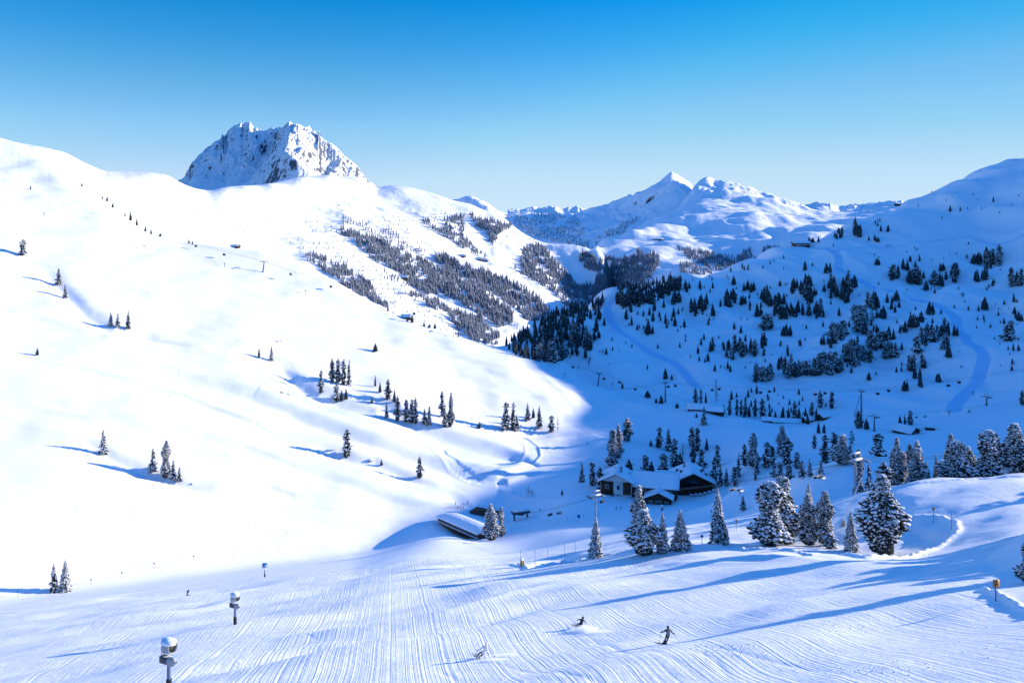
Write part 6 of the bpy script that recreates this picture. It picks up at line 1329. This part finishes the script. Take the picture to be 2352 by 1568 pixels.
skier(431, 1367, kw, 'small dark skier alone on the left part of the piste above the snow guns', M_jblack, M_pblack, M_black,
      [((-.2, .04, .03), math.radians(-70), (0, 0)), ((.06, .0, .03), math.radians(-70), (0, 0))], [((.52, .1, 1.0), (.80, .1, .12)), ((-.24, .14, .92), (-.5, .1, .12))], ['right ski pole of the small dark skier', 'left ski pole of the small dark skier'], 260)
stand = {k: (v[0] * .6, v[1], v[2] * 1.04) for k, v in kw.items()}
def person(u, v, label, jk, tr, ymin=300, ymax=480, group=None, J=stand, skis=False, y=None):
    p = gp(u, v, ymin, ymax); e = empty('person', p, random.uniform(-.8, .8), label, 'person', group); figure(e, J, jk, tr, sub=1)
    MB().lathe(J['head'], [(.13, -.05), (.135, .03), (.09, .12), (0, .15)], 8).build('hat', random.choice([M_black, M_red, M_jblue]), e)
    if skis: ski(e, (-.1, 0, .03), 1.2, (0, 0), M_ski_d); ski(e, (.1, 0, .03), 1.2, (0, 0), M_ski_d)
for u, v, l, a_, b_2, sk in [(1240,1174,'dark skier gliding across the shade between the station and the lodge',M_jblack,M_pblack,True),(1074,1156,'person standing apart in the sun above the lift shed',M_jblack,M_pblack,True),
    (1046,1160,'person in front above the lift shed railing, leftmost of the small group',M_jgrey,M_pblack,False),(1050,1167,'person in the small group above the shed, second from the left',M_red,M_pblack,False),(1054,1167,'person in the middle of the small group above the shed',M_jgrey,M_pgrey,False),(1059,1167,'person in the small group above the shed, second from the right',M_jcream,M_pblack,False),(1064,1168,'person in the small group above the shed, rightmost',M_jblue,M_pblack,False),
    (1415,1171,'person walking in front of the white corner of the lodge, left of two',M_jblack,M_pblack,False),(1426,1170,'person walking in front of the white corner of the lodge, right of two',M_jgrey,M_pblack,False),
    (1700,1136,'dark figure standing at the right end of the lodge terrace',M_jblack,M_pblack,False),(1162,1107,'person in rust jacket beside the curved track at the sun line',M_red,M_pgrey,True),(1349,1020,'tiny person by the hairpin of the groomed track',M_jblack,M_pblack,True)]:
    person(u, v, l, a_, b_2, skis=sk, ymax=560)
for u, v, l in [(2170,705,'tiny skier at the middle bend of the upper road'),(1933,604,'tiny skier in the first bend of the upper road'),(1948,573,'tiny skier on the road right of the farmhouse'),(2078,675,'tiny skier on the straight stretch of the upper road'),(1994,583,'tiny skier on the slope below the road from the farmhouse')]:
    person(u, v, l, M_jblack, M_pblack, ymin=600, ymax=1300, skis=True)
sit = {'pelvis': (0, .38, .58), 'belly': (0, .34, .74), 'chest': (0, .32, .96), 'neck': (0, .33, 1.12), 'head': (0, .36, 1.24), 'crown': (0, .36, 1.33), 'shL': (-.19, .32, 1.05), 'elL': (-.26, .42, .82), 'haL': (-.18, .66, .76), 'shR': (.19, .32, 1.05), 'elR': (.26, .42, .82), 'haR': (.18, .66, .76), 'hipL': (-.1, .42, .55), 'knL': (-.12, .84, .56), 'anL': (-.12, .88, .14), 'toeL': (-.12, 1.04, .10), 'hipR': (.1, .42, .55), 'knR': (.12, .84, .56), 'anR': (.12, .88, .14), 'toeR': (.12, 1.04, .10)}
def riders(ch, n, what):
    for i in range(n):
        x = (i - (n - 1) / 2) * .62; loc = ch.matrix_basis @ Vector((x, 0, -3.42)) ; e = empty('person', loc, ch.rotation_euler.z, f'dark rider on the {what}, ' + (['left', 'right'][i] if n == 2 else ['left', 'middle', 'right'][i]) + ' seat', 'person', 'riders on the ' + what)
        figure(e, sit, M_jblack if i != 1 else M_jblue, M_pblack, sub=1); MB().lathe(sit['head'], [(.13, -.05), (.135, .03), (.09, .12), (0, .15)], 8).build('helmet', M_black, e)
        for s in (-.12, .12): ski(e, (s, .95, .03), 0, (0, 0), M_ski_d)
riders(rid1, 2, 'chair beside the lodge tower'); riders(rid2, 3, 'chair below the lodge tower')
# railing above the shed where people stand
for i, (ua, va, ub, vb, l) in enumerate([(1024, 1168, 1046, 1167, 'low railing above the left end of the lift shed'), (1058, 1168, 1066, 1158, 'short slanting railing beside the group above the shed')]):
    A, B = gp(ua, va, 330, 480), gp(ub, vb, 330, 480); e = empty('railing', A, 0, l, 'railing'); D_ = B - A; r_ = MB()
    for k in range(5): t = k / 4; r_.tube([tuple(D_ * t), tuple(D_ * t + Vector((0, 0, 1.3)))], .05, 5)
    r_.build('posts', M_poleb, e); MB().tube([(0, 0, 1.25), tuple(D_ + Vector((0, 0, 1.25)))], .05, 5).tube([(0, 0, .7), tuple(D_ + Vector((0, 0, .7)))], .05, 5).build('rails', M_poleb, e)
# powder thrown up by the skiers: small volumes of drifting snow
def spray(u, v, w_, h_, d_, dens, label, seed, rz=0.0, ymax=130):
    p = gp(u, v, 0, ymax); mb = MB(); n = 18; V = []; m_ = 11
    for i in range(m_ + 1):
        a = math.pi * i / m_
        for k in range(n): V.append((math.sin(a) * math.cos(2 * math.pi * k / n) * w_, math.sin(a) * math.sin(2 * math.pi * k / n) * d_, max(-.25, math.cos(a) * h_)))
    mb.add(V, [[i * n + k, (i + 1) * n + k, (i + 1) * n + (k + 1) % n, i * n + (k + 1) % n] for i in range(m_) for k in range(n)])
    m = bpy.data.materials.new('drifting_powder_snow'); m.use_nodes = True; N = m.node_tree.nodes; L = m.node_tree.links; N.remove(N['Principled BSDF']); out = N['Material Output']
    pv = N.new('ShaderNodeVolumePrincipled'); pv.inputs['Color'].default_value = (.97, .98, 1, 1); pv.inputs['Anisotropy'].default_value = 0.2
    tc = N.new('ShaderNodeTexCoord'); sc = N.new('ShaderNodeVectorMath'); sc.operation = 'DIVIDE'; sc.inputs[1].default_value = (w_, d_, h_); L.new(tc.outputs['Object'], sc.inputs[0])
    ln_ = N.new('ShaderNodeVectorMath'); ln_.operation = 'LENGTH'; L.new(sc.outputs[0], ln_.inputs[0])
    ns_ = N.new('ShaderNodeTexNoise'); ns_.inputs['Scale'].default_value = 1.5; ns_.inputs['Detail'].default_value = 5; L.new(tc.outputs['Object'], ns_.inputs['Vector'])
    a1 = N.new('ShaderNodeMath'); a1.operation = 'MULTIPLY_ADD'; a1.inputs[1].default_value = 1.5; a1.inputs[2].default_value = 0.15; L.new(ns_.outputs[0], a1.inputs[0])
    a2 = N.new('ShaderNodeMath'); a2.operation = 'SUBTRACT'; L.new(a1.outputs[0], a2.inputs[0]); L.new(ln_.outputs['Value'], a2.inputs[1])
    a3 = N.new('ShaderNodeMapRange'); a3.inputs[1].default_value = 0.0; a3.inputs[2].default_value = 0.45; a3.inputs[4].default_value = dens; L.new(a2.outputs[0], a3.inputs[0])
    L.new(a3.outputs[0], pv.inputs['Density']); L.new(pv.outputs[0], out.inputs['Volume'])
    o = mb.build('snow_spray', m); o.location = p; o.rotation_euler = (math.radians(-18), 0, rz); tag(o, label, 'snow spray', kind='stuff')
spray(1343, 1449, 1.9, .75, 1.1, 2.6, 'bright puff of powder snow kicked up by the leaning dark skier', 1)
spray(1380, 1452, 2.6, .38, .9, 1.0, 'thin trail of powder drifting right of the leaning dark skier', 2, -.1)
spray(1136, 1517, 1.6, .40, .7, 1.6, 'bright puff of powder snow behind the cream-jacketed skier', 3)
spray(1158, 1506, 2.0, .35, .7, 1.3, 'thin trail of powder drifting right of the cream-jacketed skier', 4, .1)
spray(1590, 1478, 2.4, .12, .5, .5, 'faint powder trail behind the upright black-clad skier', 5)
spray(1530, 1505, 6.0, .35, 1.4, .10, 'faint veil of drifting powder below the upright black-clad skier', 6)
S.cycles.volume_step_rate = 2.0; S.cycles.volume_max_steps = 128
# small blown snow lumps on the piste
rl = np.random.default_rng(3); lm_ = MB(); C_l = []
for _ in range(900):
    u, v = rl.uniform(0, 2352), rl.uniform(1330, 1590)
    x, y = fxy(u, v); 
    if y < 30 or y > 220: continue
    C_l.append((x, y, near.z_at(x, y)))
for cu, cv, n, su, sv_ in [(1665,1500,200,90,14),(1930,1440,120,70,8),(1010,1440,60,22,12),(1100,1560,120,60,10),(2000,1535,160,120,14),(1280,1445,60,25,6)]:
    for _ in range(n):
        x, y = fxy(cu + rl.normal() * su * .5, cv + rl.normal() * sv_ * .5); C_l.append((x, y, near.z_at(x, y)))
C_l = np.array(C_l); r_s = (0.02 + 0.07 * rl.random(len(C_l)) ** 3)[:, None] * np.array([[1, 1, .7]])
blobs(lm_, C_l, r_s, rl.random(len(C_l)) * 6, 0 * C_l[:, 0], rl, ICO, .3); tag(lm_.build('snow_crumbs', M_load), 'loose crumbs of snow scattered over the groomed piste', 'snow crumbs', kind='stuff')

for i, (u, v, s_, l) in enumerate([(636, 785, 1.1, 'small dark rock above the slim trees, left of two'), (645, 784, .9, 'small dark rock above the slim trees, right of two'), (648, 902, 1.4, 'half-buried boulder in the gully below the slim trees'), (663, 906, 1.1, 'boulder in the gully just left of the slim snowy tree'), (851, 1058, 1.6, 'snow-capped boulder in the ditch on the lower left slope'), (1106, 972, .8, 'little rock poking out by the loop track'), (441, 1112, .8, 'rock right of the tight clump below the gully')]):
    p = gp(u, v, 300); e = empty('boulder', p, i, l, 'rock'); mb = MB(); rr_ = np.random.default_rng(i)
    blobs(mb, np.zeros((1, 3)), np.array([[s_, s_ * .8, s_ * .6]]), np.zeros(1), np.zeros(1), rr_, ICO, .4); mb.build('stone', M_concrete, e)
    mb = MB(); blobs(mb, np.array([[0, 0, s_ * .45]]), np.array([[s_ * .8, s_ * .65, s_ * .3]]), np.zeros(1), np.zeros(1), rr_, ICO, .25); mb.build('snow_cover', M_load, e)
